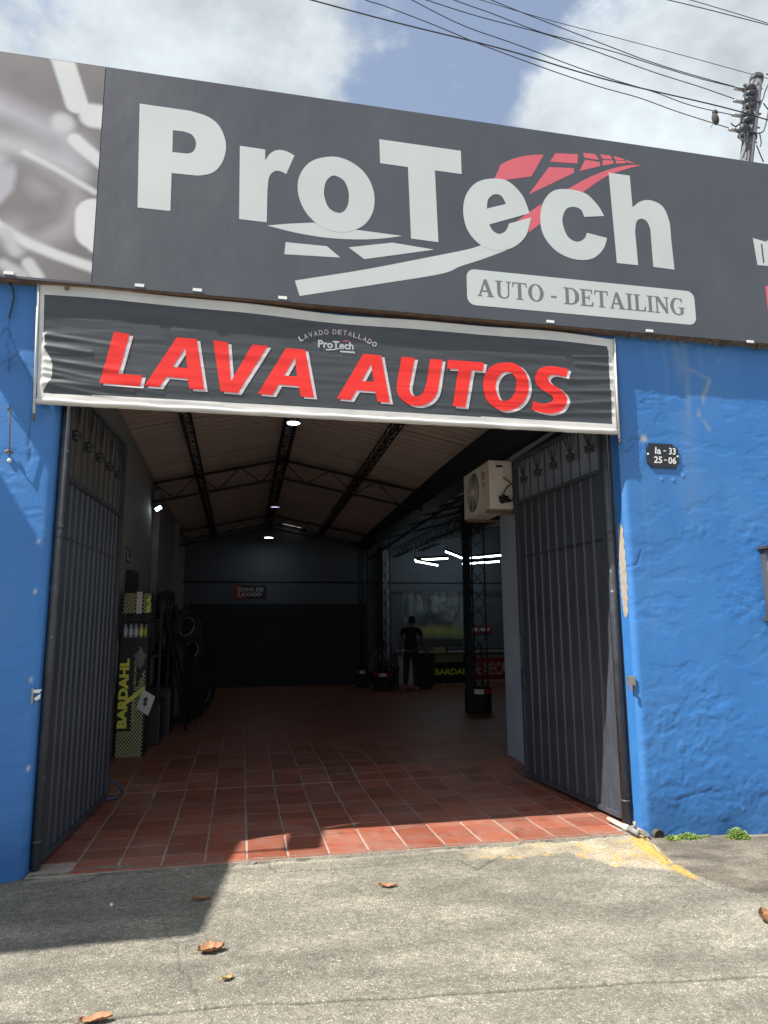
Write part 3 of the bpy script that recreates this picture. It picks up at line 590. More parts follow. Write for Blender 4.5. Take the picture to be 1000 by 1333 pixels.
GL = {'A': ([(0, 0), (0, .05), (.08, .07), (.36, 1), (.50, 1), (.80, .07), (.88, .05), (.88, 0), (.5, 0), (.5, .05), (.58, .07), (.52, .27), (.24, .27), (.18, .07), (.27, .05), (.27, 0)], [(.27, .36), (.49, .36), (.38, .74)]),
 'U': ([(0, 1), (0, .95), (.1, .92), (.1, .3), (.17, .08, 1), (.42, -.02, 1), (.67, .08, 1), (.74, .3), (.74, .92), (.84, .95), (.84, 1), (.56, 1), (.56, .95), (.66, .92), (.66, .3), (.6, .12, 1), (.46, .06, 1), (.33, .12, 1), (.28, .3), (.28, .92), (.38, .95), (.38, 1)],),
 'T': ([(.02, 1), (0, .72), (.05, .72), (.1, .92), (.3, .93), (.3, .07), (.19, .05), (.19, 0), (.59, 0), (.59, .05), (.48, .07), (.48, .93), (.68, .92), (.73, .72), (.78, .72), (.76, 1)],),
 'O': ([(.42 + .42 * math.cos(a), .5 + .52 * math.sin(a)) for a in [2 * math.pi * k / 28 for k in range(28)]], [(.42 + .22 * math.cos(a), .5 + .45 * math.sin(a)) for a in [2 * math.pi * k / 28 for k in range(28)]]),
 'D': ([(0, 1), (0, .95), (.1, .92), (.1, .08), (0, .05), (0, 0), (.4, 0), (.65, .08, 1), (.82, .3, 1), (.84, .5, 1), (.82, .7, 1), (.65, .92, 1), (.4, 1)], [(.28, .92), (.28, .08), (.4, .08), (.56, .18, 1), (.63, .5, 1), (.56, .82, 1), (.4, .92)]),
 'E': ([(0, 1), (0, .95), (.1, .92), (.1, .08), (0, .05), (0, 0), (.7, 0), (.74, .28), (.69, .28), (.6, .08), (.28, .08), (.28, .47), (.45, .47), (.49, .35), (.53, .35), (.53, .68), (.49, .68), (.45, .55), (.28, .55), (.28, .92), (.58, .92), (.65, .74), (.7, .74), (.67, 1)],),
 'I': ([(0, 1), (0, .95), (.1, .92), (.1, .08), (0, .05), (0, 0), (.38, 0), (.38, .05), (.28, .08), (.28, .92), (.38, .95), (.38, 1)],),
 'L': ([(0, 1), (0, .95), (.1, .92), (.1, .08), (0, .05), (0, 0), (.66, 0), (.7, .32), (.65, .32), (.55, .08), (.28, .08), (.28, .92), (.38, .95), (.38, 1)],),
 'N': ([(0, 1), (0, .95), (.1, .92), (.1, .08), (0, .05), (0, 0), (.3, 0), (.3, .05), (.19, .08), (.19, .75), (.66, 0), (.76, 0), (.76, .92), (.86, .95), (.86, 1), (.57, 1), (.57, .95), (.67, .92), (.67, .32), (.27, 1)],),
 'G': ([(.7, .72), (.66, .72), (.6, .88, 1), (.45, .95, 1), (.28, .86, 1), (.2, .5, 1), (.28, .14, 1), (.45, .05, 1), (.58, .1), (.58, .38), (.47, .41), (.47, .46), (.84, .46), (.84, .41), (.76, .38), (.76, .08), (.6, 0, 1), (.42, -.03, 1), (.15, .08, 1), (0, .5, 1), (.15, .92, 1), (.42, 1.03, 1), (.58, .98, 1), (.66, 1.0), (.7, 1.0)],),
 '-': ([(0, .3), (.3, .3), (.3, .42), (0, .42)],)}
WID = {'A': .88, 'U': .84, 'T': .78, 'O': .84, 'D': .84, 'E': .74, 'I': .38, 'L': .7, 'N': .86, 'G': .84, '-': .3, ' ': .28}
txt = 'AUTO - DETAILING'; tot = sum(WID[ch] for ch in txt) + .055 * (len(txt) - 1)
cap = .150; sx = (3.665 - 1.79) / tot; xx = 1.79
for ch in txt:
    if ch != ' ':
        loops = [[(xx + p[0] * sx, 4.156 + p[1] * cap) + ((1,) if len(p) > 2 else ()) for p in lp_] for lp_ in GL[ch]]
        lt = flat_mesh('letter', loops, y=S - .0016, m=M['sign_text'], parent=plate, step=4)
    xx += (WID[ch] + .055) * sx
letter([[(4.418,4.963),(4.559,4.941)] + [(4.56, 4.965), (4.61, 4.90, 1), (4.62, 4.83, 1), (4.60, 4.76, 1), (4.54, 4.705), (4.437, 4.704)], [(4.494,4.915),(4.512,4.912),(4.514,4.734),(4.497,4.73)] ][:1], M['sign_white'], .0011, label='white letter D at the right end')
letter([[(4.494,4.915),(4.51,4.912),(4.512,4.732),(4.497,4.73)]], M['sign_grey'], .0016, 'letter_counter')
letter([[(4.497, 4.225), (5.2, 4.225), (5.2, 4.51), (4.497, 4.51)]], M['sign_red'], .0010, 'red_panel')
# lower edge: angle iron and clips
part(MB().box((-2.75, S + .012, 3.962), (5.6, .016, 3.974)).build('lower_angle_iron', M['rust'], sg), sg, SO)
part(MB().box((-2.75, S - .004, 3.962), (5.6, S - .001, 3.980)).build('lower_hem', M['sign_grey'], sg), sg, SO)
for (cx_, cz) in [(-1.66,3.996),(-0.789,3.989),(-0.384,3.993),(0.239,3.991),(2.409,3.988),(3.308,3.983),(4.28,3.965)]:
    q = MB(); q.box((cx_ - .032, S - .012, cz - .012), (cx_ + .032, S - .0045, cz + .010)); part(q.build('clip', M['clip'], sg), sg, SO)
q = MB(); rr = random.Random(3)
for k in range(60):
    x = rr.uniform(3.05, 4.5); z = 3.955; q.poly([(x, -.05 + rr.uniform(-.03, .03), z), (x + rr.uniform(.01, .05), -.06, z + .004), (x + rr.uniform(0, .03), -.04, z - rr.uniform(.01, .035))])
dbo = q.build('hanging_grime', M['wood'], sg); part(dbo, sg, SO)

# ------------------------------------------------------------------ banner
BY = -.055
TL, TR, BR, BL = [(-1.47,3.957),(2.994,3.908),(2.98,3.074),(-1.428,3.072)]
iTL, iTR, iBR, iBL = [(-1.439,3.884),(2.94,3.836),(2.945,3.164),(-1.399,3.157)]
foldL = [[(-1.40, 3.30), (-1.2, 3.27), (-.6, 3.20)], [(-1.40, 3.40), (-.9, 3.35)], [(-1.40, 3.50), (-1.1, 3.47)], [(-1.40, 3.24), (-1.0, 3.22), (-.8, 3.2)], [(-1.4, 3.58), (-.95, 3.54)], [(-1.4, 3.22), (-.9, 3.15), (-.2, 3.14)], [(-1.4, 3.34), (-1.0, 3.27), (-.35, 3.26), (.0, 3.24)]]
foldR = [[(3.0, 3.75), (2.6, 3.72)], [(3.0, 3.66), (2.65, 3.66)], [(3.0, 3.55), (2.55, 3.52)], [(3.0, 3.45), (2.2, 3.40), (1.6, 3.36)], [(3.0, 3.36), (2.4, 3.30)], [(3.0, 3.26), (2.3, 3.22), (1.3, 3.24)], [(3.0, 3.80), (2.1, 3.79)]]
def wav(Xa, Za):
    Xa = np.asarray(Xa, float); Za = np.asarray(Za, float)
    d = (fbm(Xa * 1.3 + 4, Za * 13 + 2, 3) - .5) * .010 + (fbm(Xa * .8, Za * 2.2, 2) - .5) * .02
    d = d + (fbm(Xa * 10, Za * 1.6, 2) - .5) * .002
    endm = np.exp(-(Xa + 1.42) / .5) + np.exp(-(3.0 - Xa) / .6)
    d = d + endm * (fbm(Xa * 2.2, Za * 22, 2) - .5) * .010
    for f_ in foldL + foldR:
        ds = seg_dist(Xa, Za, f_); d = d - .008 * np.exp(-(ds / .017) ** 2) * np.clip(endm + .25, 0, 1)
    return np.minimum(d, .03)
def wavs(x, z): return float(wav(np.array([x]), np.array([z]))[0])
bn = empty('hanging_banner', (.8, BY, 3.1)); BO = Vector((.8, BY, 3.1)); tag(bn, 'wrinkled black banner with white border and red capital letters hung over the entrance', 'banner')
nu, nv = 560, 130
U = np.linspace(0, 1, nu); V = np.linspace(0, 1, nv); Ug, Vg = np.meshgrid(U, V)
def bil(a, b, c_, d_, u, v): return [(a[k] * (1 - u) + b[k] * u) * (1 - v) + (d_[k] * (1 - u) + c_[k] * u) * v for k in (0, 1)]
Xb, Zb = bil(BL, BR, TR, TL, Ug, Vg)
sag = .012 * np.sin(Ug * math.pi * 3) * Vg + .006 * np.sin(Ug * 23) * (Vg > .9); Zb = Zb + sag * (Vg ** 4)
Yb = BY + wav(Xb, Zb) * sstep(0, .06, Vg) * sstep(0, .04, 1 - Vg) * .9 * (.15 + .85 * sstep(0, .012, Ug)) * (.15 + .85 * sstep(0, .012, 1 - Ug))
uu = (Ug[:-1, :-1] + Ug[1:, 1:]) / 2; vv = (Vg[:-1, :-1] + Vg[1:, 1:]) / 2
Xm, Zm = bil(BL, BR, TR, TL, uu, vv)
lft = np.interp(Zm, [iBL[1], iTL[1]], [iBL[0], iTL[0]]); rgt = np.interp(Zm, [iBR[1], iTR[1]], [iBR[0], iTR[0]])
bot = np.interp(Xm, [iBL[0], iBR[0]], [iBL[1], iBR[1]]); tp = np.interp(Xm, [iTL[0], iTR[0]], [iTL[1], iTR[1]])
inner = (Xm > lft + .006) & (Xm < rgt) & (Zm > bot) & (Zm < tp)
flap = (Xm < lft + .055 * np.exp(-((Zm - 3.33) / .12) ** 4) + .006)
grid_mesh('banner_sheet', np.stack([Xb, Yb, Zb], -1) , None, [M['cloth_white'], M['cloth_black']], bn, midx=(inner & ~flap).astype(int)).location = -BO
sheet = [o for o in bn.children][0]
sol = sheet.modifiers.new('thick', 'SOLIDIFY'); sol.thickness = .0015; sol.offset = -1
hem = MB(); hp = [(BL[0] + (BR[0] - BL[0]) * k / 60, BY - .004 - .002 * math.sin(k), BL[1] + (BR[1] - BL[1]) * k / 60 + .022 + .003 * math.sin(k * .9)) for k in range(61)]
hem.tube(hp, [.021 + .0035 * math.sin(k * 1.3) * math.sin(k * .37) for k in range(61)], 10); hem.build('bottom_hem', M['cloth_white'], bn, True).location = -BO
for (a, b_, nm) in (((TL[0] - .008, BY - .004, TL[1]), (BL[0] - .012, BY - .004, BL[1] - .07), 'side_rod'), ((TR[0] + .008, BY - .004, TR[1]), (BR[0] + .010, BY - .004, BR[1] - .03), 'side_rod')):
    q = MB(); q.tube([a, b_], .009, 8); q.build(nm, M['cloth_white'], bn, True).location = -BO
    q = MB(); q.tube([b_, (b_[0] + .003, b_[1], b_[2] - .05)], .009, 8); q.build('rod_tip', M['wood'], bn, True).location = -BO
q = MB(); q.box((-1.30, -.075, 3.93), (-1.275, -.058, 4.0)); q.build('hanger_strap', M['rust'], bn).location = -BO
def bl_(loops, shadow=True):
    if shadow:
        o = flat_mesh('letter_outline', [[(p[0] + .026, p[1] - .014) + ((1,) if len(p) > 2 else ()) for p in l] for l in loops], y=BY - .0030, fn=lambda x, z: wavs(x, z) * .9, cut=.032, m=M['ban_pink'], parent=bn); o.location = -BO
    o = flat_mesh('letter', loops, y=BY - .0048, fn=lambda x, z: wavs(x, z) * .9, cut=.032, m=M['ban_red'], parent=bn); o.location = -BO
    o.data.polygons.foreach_set('use_smooth', [True] * len(o.data.polygons))
bl_([[(-0.954,3.64),(-0.847,3.633),(-0.906,3.328),(-0.745,3.325),(-0.758,3.243),(-1.028,3.247)]])
bl_([[(-0.519,3.635),(-0.379,3.633),(-0.311,3.245),(-0.413,3.244),(-0.43,3.321),(-0.579,3.326),(-0.622,3.246),(-0.726,3.248)], [(-0.457,3.557),(-0.436,3.403),(-0.539,3.405)]])
bl_([[(-0.261,3.632),(-0.154,3.626),(-0.124,3.323),(0.023,3.622),(0.138,3.622),(-0.072,3.236),(-0.195,3.24)]])
bl_([[(0.274,3.615),(0.417,3.613),(0.486,3.236),(0.389,3.237),(0.372,3.318),(0.224,3.321),(0.18,3.236),(0.072,3.239)], [(0.341,3.547),(0.36,3.392),(0.264,3.395)]])
bl_([[(0.866,3.614),(1.006,3.61),(1.069,3.232),(0.975,3.233),(0.954,3.313),(0.811,3.314),(0.766,3.233),(0.66,3.236)], [(0.926,3.538),(0.946,3.391),(0.851,3.391)]])
bl_([[(1.168,3.612),(1.275,3.61),(1.234,3.416),(1.224,3.355,1),(1.243,3.307,1),(1.282,3.294,1),(1.327,3.317,1),(1.352,3.374,1),(1.368,3.425),(1.398,3.611),(1.499,3.611),(1.462,3.391),(1.441,3.319,1),(1.39,3.256,1),(1.31,3.22,1),(1.222,3.226,1),(1.154,3.272,1),(1.126,3.329,1),(1.131,3.409)]])
bl_([[(1.543,3.614),(1.844,3.614),(1.829,3.539),(1.739,3.542),(1.676,3.23),(1.572,3.233),(1.627,3.54),(1.535,3.54)]])
bl_([[(2.0,3.623,1),(2.105,3.624,1),(2.187,3.562,1),(2.22,3.46,1),(2.2,3.355,1),(2.133,3.269,1),(2.027,3.222,1),(1.935,3.237,1),(1.855,3.303,1),(1.83,3.414,1),(1.851,3.518,1),(1.916,3.594,1)], [(2.05,3.549,1),(2.101,3.514,1),(2.112,3.453,1),(2.096,3.38,1),(2.052,3.321,1),(1.999,3.302,1),(1.958,3.325,1),(1.935,3.4,1),(1.948,3.473,1),(1.992,3.533,1)]])
bl_([[(2.573,3.608),(2.545,3.536),(2.486,3.549,1),(2.422,3.549,1),(2.388,3.518,1),(2.413,3.478,1),(2.491,3.431,1),(2.544,3.377,1),(2.539,3.314,1),(2.493,3.254,1),(2.406,3.223,1),(2.31,3.228,1),(2.233,3.249),(2.253,3.32),(2.314,3.303,1),(2.388,3.31,1),(2.427,3.338,1),(2.408,3.379,1),(2.33,3.421,1),(2.281,3.475,1),(2.28,3.537,1),(2.322,3.598,1),(2.404,3.624,1),(2.501,3.621,1)]])
# small arched words and small logo
arc = 'LAVADO DETALLADO'; ca, rad = (.668, 3.20), .555; tot = sum(.62 if ch != ' ' else .4 for ch in arc); acc = 0
for ch in arc:
    w_ = .62 if ch != ' ' else .4; a = R(31.5) * (1 - 2 * (acc + w_ / 2) / tot); acc += w_
    if ch == ' ': continue
    dirx = Vector((math.cos(a), 0, math.sin(a))); dirz = Vector((-math.sin(a), 0, math.cos(a)))
    px, pz = ca[0] - rad * math.sin(a), ca[1] + rad * math.cos(a); yy = BY - .004 + wavs(px, pz) * .9
    o = text_obj('small_letter', ch, Vector((px, yy, pz)) - dirx * .014, dirx, dirz, .030 if ch not in 'O' else .034, .040, M['ban_pink'], bn, .012); o.location = -BO
def bt(name, s, x, z, w, h, m, off=.0, dy=.002, ux=(1, 0, 0), uz=(0, 0, 1)):
    o = text_obj(name, s, (x, BY - dy + wavs(x + w / 2, z) * .9 - .003, z), ux, uz, w, h, m, bn, off); o.location = -BO
bt('small_logo', 'ProTech', .515, 3.638, .275, .062, M['ban_dim'], .03)
for pts, m_ in (([(.575, 3.618), (.64, 3.625), (.70, 3.645), (.70, 3.652), (.64, 3.635), (.575, 3.63)], M['ban_dim']), ([(.685, 3.612), (.80, 3.612), (.80, 3.626), (.685, 3.626)], M['ban_dim']), ([(.69, 3.698), (.73, 3.712), (.77, 3.706), (.72, 3.702)], M['sign_red'])):
    o = flat_mesh('small_logo_mark', [pts], y=BY - .006 + wavs(.66, 3.63) * .9, m=m_, parent=bn); o.location = -BO

# ------------------------------------------------------------------ number plate and other things on the walls
npx = [(3.262, 2.865), (3.262, 2.985), (3.285, 3.005), (3.285, 3.03), (3.50, 3.03), (3.53, 3.005), (3.555, 2.99), (3.555, 2.865), (3.53, 2.848), (3.53, 2.822), (3.31, 2.822), (3.285, 2.84)]
root = empty('number_plate', (3.41, -.02, 2.82)); tag(root, 'small black notched house number plate with white figures', 'number plate'); NO = Vector((3.41, -.02, 2.82))
q = MB(); n = len(npx)
for yy in (-.016, -.003): q.v += [(x, yy, z) for x, z in npx]
q.f.append(list(range(n))[::1]); q.f.append(list(range(n, 2 * n))[::-1])
for k in range(n): q.f.append((k, k + n, (k + 1) % n + n, (k + 1) % n))
o = q.build('plate', M['black'], root); o.location = -NO; M['plate_m'] = mat('plate_enamel', (.02, .022, .026), .35, var=.3); o.data.materials[0] = M['plate_m']
for s, x, z, w in (('Ia', 3.335, 2.940, .058), ('-', 3.415, 2.965, .025), ('33', 3.465, 2.940, .066), ('25', 3.32, 2.862, .078), ('-', 3.415, 2.886, .025), ('06', 3.455, 2.860, .074)):
    o = text_obj('figures', s, (x, -.0172, z), (1, 0, -.02), (0, 0, 1), w, .008 if s == '-' else .058, M['clip'], root, .02, shear=.1); o.location = -NO
for (x, z) in ((3.272, 2.935), (3.546, 2.925)): o = MB().lathe([(0, -.022), (.008, -.020), (.009, -.016)], (x, 0, z), 'Y', 10).build('screw', M['clip'], root, True); o.location = -NO
# wall cabinet at right edge
root = empty('wall_box', (4.45, -.04, 1.6)); tag(root, 'dark grey metal meter box on blue wall at the right edge', 'meter box'); NO = Vector((4.45, -.04, 1.6))
for nm, a, b_, m_ in (('box', (4.262, -.07, 1.60), (4.72, 0, 2.15), M['gate']), ('top_flange', (4.235, -.11, 2.152), (4.75, 0, 2.18), M['gate_iron']), ('bottom_flange', (4.235, -.10, 1.56), (4.75, 0, 1.598), M['gate_iron'])):
    o = MB().box(a, b_).build(nm, m_, root); o.location = -NO; bevel(o, .004)
o = MB().box((4.262, -.074, 2.05), (4.30, -.071, 1.66)).build('door_edge', M['galv'], root); o.location = -NO
# hooks and cable on the left wall
root = empty('iron_bracket', (-1.63, 0, 2.8)); tag(root, 'thin rusty iron bracket sticking out of blue wall left of the gate', 'bracket'); NO = Vector((-1.63, 0, 2.8))
(b0x, b0z), (b1x, b1z), (b2x, b2z) = [(-1.591,3.044),(-1.586,2.716),(-1.629,3.036)]
q = MB(); q.tube([(b2x, -.0, b0z), (b0x, -.06, b0z), (b0x, -.07, b0z - .02), (b1x + .01, -.055, b1z + .02), (b1x, -.01, b1z)], .005, 6); o = q.build('bar', M['rust'], root, True); o.location = -NO
q = MB(); q.tube([(b1x - .03, -.01, b1z + .02), (b1x, -.03, b1z + .025), (b1x + .02, -.02, b1z + .01)], .009, 6); o = q.build('knot', M['rust'], root, True); o.location = -NO
q = MB(); q.lathe([(0, -.02), (.012, -.018), (.015, -.004)], (b1x, 0, b1z - .04), 'Y', 10); o = q.build('bolt', M['clip'], root, True); o.location = -NO
cp = [(-1.678,3.961),(-1.651,3.923),(-1.64,3.848),(-1.649,3.766),(-1.658,3.696)]
q = MB(); q.tube([(a, -.03, b_) for a, b_ in cp], .006, 6); tag(q.build('loose_cable', M['wire'], None, True), 'short black cable stapled to the blue wall, upper left', 'cable')
root = empty('latch_bracket', (-1.31, -.02, 1.11)); tag(root, 'small white metal latch on the edge of the left wall', 'latch'); NO = Vector((-1.31, -.02, 1.11))
o = MB().box((-1.33, -.03, 1.06), (-1.318, -.005, 1.155)).build('plate', M['galv'], root); o.location = -NO
q = MB(); q.poly([(-1.318, -.03, 1.145), (-1.268, -.03, 1.148), (-1.28, -.03, 1.125), (-1.318, -.03, 1.125)]); q.poly([(-1.315, -.03, 1.09), (-1.275, -.03, 1.12), (-1.275, -.03, 1.09), (-1.3, -.03, 1.075)]); o = q.build('tongue', M['clip'], root); o.location = -NO
root = empty('latch_bracket', (3.0, 0, 1.1)); tag(root, 'small grey metal latch on the reveal of the right wall', 'latch'); NO = Vector((3.0, 0, 1.1))
o = MB().box((2.975, -.01, 1.07), (3.028, .03, 1.14)).build('plate', M['galv'], root); o.location = -NO
q = MB(); q.tube([(2.985, -.02, 1.08), (2.985, -.02, 1.03)], .010, 8); o = q.build('pin', M['rust'], root); o.location = -NO
# drain pipes
root = empty('plastic_pipe', (2.9, .1, .02)); tag(root, 'cream plastic pipe lying at the foot of the right gate', 'pipe'); NO = Vector((2.9, .1, .02))
pa = [(2.869,0.245),(2.874,0.03)]; pb = [(2.887,-0.014),(2.9,-0.135)]
q = MB(); q.tube([(pa[0][0], pa[0][1], .03), (pa[1][0], pa[1][1], .03)], .017, 12); o = q.build('tube', M['pvc'], root, True); o.location = -NO
q = MB(); q.tube([(pa[1][0], pa[1][1], .03), (pb[0][0], pb[0][1], .028)], .024, 12); o = q.build('coupling', M['pvc'], root, True); o.location = -NO
q = MB(); q.tube([(pb[0][0], pb[0][1], .028), (pb[1][0], pb[1][1] + .01, .022)], .02, 12); q.tube([(2.95, .0, .01), (2.95, .0, .07)], .014, 8); o = q.build('elbow', M['pvc_end'], root, True); o.location = -NO
q = MB(); q.lathe([(0, -.02), (.040, -.02), (.040, -.045), (.046, -.045), (.046, .03)], (3.125, 0, -.035), 'Y', 24); M['drain'] = mat('dark_drain_plastic', (.05, .05, .045), .7); tag(q.build('drain_pipe', M['drain'], None, True), 'short grey drain pipe stub at the foot of the right wall', 'pipe')

# ------------------------------------------------------------------ gates
def gate(hx, hy, fx, fy, ztop, zpan, zmid, label, n=11, flip=1):
    a = math.atan2(fy - hy, fx - hx); W = math.hypot(fx - hx, fy - hy)
    root = empty('metal_gate', (hx, hy, 0), a); tag(root, label, 'gate')
    # local x runs from hinge to free end, local y is across
    q = MB(); q.tube([(0, 0, .01), (0, 0, ztop + .3)], .032, 14); q.build('hinge_post', M['post'], root, True)
    for z in (.17, zmid + .04, zmid - .02): q = MB(); q.tube([(0, 0, z), (0, 0, z + .018)], .037, 14); q.build('hinge_ring', M['gate_iron'], root, True)
    q = MB(); q.box((.035, -.02, .035), (.075, .02, ztop)); q.build('stile', M['gate'], root)
    q = MB(); q.box((W - .04, -.02, .035), (W, .02, ztop)); q.build('stile', M['gate'], root)
    q = MB(); q.box((.0755, -.0195, .03), (W - .0405, .0195, .065)); q.build('bottom_rail', M['gate'], root)
    q = MB(); q.box((.0755, -.0195, zpan), (W - .0405, .0195, zpan + .035)); q.build('panel_rail', M['gate'], root)
    q = MB(); q.box((.0755, -.0195, ztop - .035), (W - .0405, .0195, ztop)); q.build('top_rail', M['gate'], root)
    w = (W - .118) / n
    # pressed strip with a ridge along each joint
    def strip(h):
        q = MB(); prof = [(0.001, .003), (.008, -.008), (.018, -.010), (.032, .002), (.040, 0), (w - .002, 0), (w - .002, .004), (.002, .004)]
        for z in (0, h): q.v += [(x, y_ * 1.3, z) for x, y_ in prof]
        m_ = len(prof)
        for k in range(m_): q.f.append((k, (k + 1) % m_, (k + 1) % m_ + m_, k + m_))
        q.f.append(list(range(m_))[::-1]); q.f.append(list(range(m_, 2 * m_)))
        me = q.mesh('panel_strip'); me.materials.append(M['gate']); return me
    lo, hi = strip(zmid - .068), strip(zpan - zmid - .004)
    for k in range(n):
        for me, z0 in ((lo, .066), (hi, zmid + .002)):
            for sd_ in (1,):
                o = bpy.data.objects.new('panel_strip', me); COL.objects.link(o); o.parent = root; o.location = (.0765 + k * w, (.004 + random.uniform(-.0015, .0015)) * flip, z0)
                if flip < 0: o.scale = (1, -1, 1)
                o.rotation_euler = (0, 0, random.uniform(-.006, .006))
    q = MB()
    for k in range(10): q.box((.1 + k * (W - .2) / 10, -.006 + .012 * (flip < 0), zmid - .006), (.1 + k * (W - .2) / 10 + (W - .2) / 12, .006, zmid + .004))
    q.build('weld_seam', M['gate_iron'], root)
    # ornamental top: rosettes with splayed bars, plain bars between
    u = 5; s = (W - .115) / u
    for k in range(u):
        cx_ = .0765 + s * (k + .5); zm = zpan + .035 + (ztop - zpan - .07) * .52; zt = ztop - .035
        rod('bar', (cx_, 0, zpan + .035), (cx_, 0, zm), .007, M['gate_iron'], root)
        rod('bar', (cx_ - s / 2 + .01, 0, zpan + .035), (cx_ - s / 2 + .01, 0, zt), .007, M['gate_iron'], root)
        for dx in (-.10, -.035, .035, .10): rod('bar', (cx_, 0, zm), (cx_ + dx, 0, zt), .006, M['gate_iron'], root)
        q = MB()
        for (dx, dz) in ((0, 0), (-.028, .012), (.028, .012), (-.022, -.022), (.022, -.022)):
            q.lathe([(0, -.03), (.014, -.026), (.02, -.012), (.02, .012), (.014, .026), (0, .03)], (cx_ + dx, 0, zm + dz), 'Y', 8)
        q.build('rosette', M['gate_iron'], root, True)
    for k in range(18):
        x = .09 + k * (W - .14) / 17; q = MB(); q.v = [(x - .012, -.006, ztop), (x + .012, -.006, ztop), (x + .012, .006, ztop), (x - .012, .006, ztop), (x, 0, ztop + .05)]
        q.f = [(0, 1, 4), (1, 2, 4), (2, 3, 4), (3, 0, 4)]; q.build('spike', M['gate_iron'], root)
    return root, W
gl, WL = gate(-1.262, .088, -1.165, 1.92, 3.32, 2.585, 2.18, 'dark grey sheet-metal gate leaf opened inward on the left side', n=12, flip=1)
gr, WR = gate(2.985, .17, 2.90, 1.92, 3.32, 2.82, 2.25, 'dark grey sheet-metal gate leaf opened inward on the right, partly sunlit', n=10, flip=-1)
# bolt handles near free ends
for g_, W_, sy in ((gr, WR, 1), (gl, WL, -1)):
    q = MB(); q.tube([(W_ - .07, .03 * sy, 1.05), (W_ - .07, .045 * sy, 1.06), (W_ - .07, .045 * sy, 1.42), (W_ - .07, .03 * sy, 1.43)], .009, 8); q.build('bolt_handle', M['gate_iron'], g_, True)
    q = MB(); q.tube([(W_ - .07, .045 * sy, 1.08), (W_ - .13, .05 * sy, 1.0), (W_ - .15, .05 * sy, .93)], .008, 8); q.build('latch_arm', M['gate_iron'], g_, True)
hs = [(-1.469,4.006),(-1.328,3.373),(-1.13,2.77),(-0.996,2.131),(-0.995,1.779),(-1.076,1.689)]
q = MB(); hpts = [(-1.19, 1.93, .22), (-1.15, 1.98, .16), (-1.06, 2.02, .09), (-1.03, 1.98, .04), (-1.07, 1.9, .022), (-1.16, 1.86, .022)]
sm_ = []
for i in range(len(hpts) - 1):
    for k in range(5): sm_.append(Vector(hpts[i]).lerp(Vector(hpts[i + 1]), k / 5))
q.tube(sm_ + [Vector(hpts[-1])], .012, 8); tag(q.build('hose', M['hose'], None, True), 'short blue-grey hose curling on the tiles beside the left gate', 'hose')

# ------------------------------------------------------------------ interior shell
b = MB(); b.box((-1.6, .151, -.3), (-1.46, 13.1, 4.45)); tag(b.build('side_wall', M['wall_int']), 'grey interior wall along the left side of the workshop', 'wall')
for (y0, y1, x1, nm) in ((6.6, 6.9, -1.36, 'pilaster'), (10.2, 10.5, -1.36, 'pilaster')):
    o = MB().box((-1.459, y0, .02), (x1, y1, 3.75)).build(nm, M['wall_int'], bpy.data.objects['side_wall'])
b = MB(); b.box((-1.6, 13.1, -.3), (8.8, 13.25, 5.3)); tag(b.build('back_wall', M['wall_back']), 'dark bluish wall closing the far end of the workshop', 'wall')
b = MB(); b.box((8.6, .151, -.3), (8.75, 13.1, 5.3)); tag(b.build('side_wall', M['wall_int']), 'dim interior wall at the far right side of the workshop', 'wall')
b = MB(); b.box((3.22, .151, -.3), (8.6, .25, 5.4)); tag(b.build('front_inner_wall', M['wall_int']), 'interior lining wall behind the blue facade on the right', 'wall')
b = MB(); b.box((3.06, .151, -.1), (3.215, 2.83, 3.50)); o = b.build('dividing_wall', M['wall_grey']); tag(o, 'light grey short dividing wall behind the right gate leaf', 'wall')
q = MB(); q.box((3.0, 2.0, 0.0), (3.058, 2.78, 2.9)); 
b = MB(); b.box((2.93, 2.05, .03), (3.058, 2.80, 2.80)); 
# main roof, left bay: gable over x -1.5..3.1
EL, RI, ER = -1.46, .60, 3.02
def ze(y): return 4.10 - .028 * y
def zr(y): return 4.64 - .032 * y
rf = empty('workshop_roof', (.6, 6.5, 4)); tag(rf, 'brown-grey corrugated fibre-cement roof over the left bay', 'roof'); RO = Vector((.6, 6.5, 4))
def roof_sheet(xa, xb, za, zb, y0, y1, dz=0, hole=None):
    ny = max(8, int((y1 - y0) / .0295)); ys_ = np.linspace(y0, y1, ny); xs_ = np.array([0, .5, 1.0])
    Yg, Tg = np.meshgrid(ys_, xs_, indexing='ij')
    P = np.stack([xa + (xb - xa) * Tg, Yg, (np.vectorize(za)(Yg)) * (1 - Tg) + (np.vectorize(zb)(Yg)) * Tg + .018 * np.sin(Yg * 2 * math.pi / .177) + dz], -1)
    o = grid_mesh('roof_sheet', P, None, [M['roof']], rf); o.location = -RO; return o
yy = 0.0; k = 0
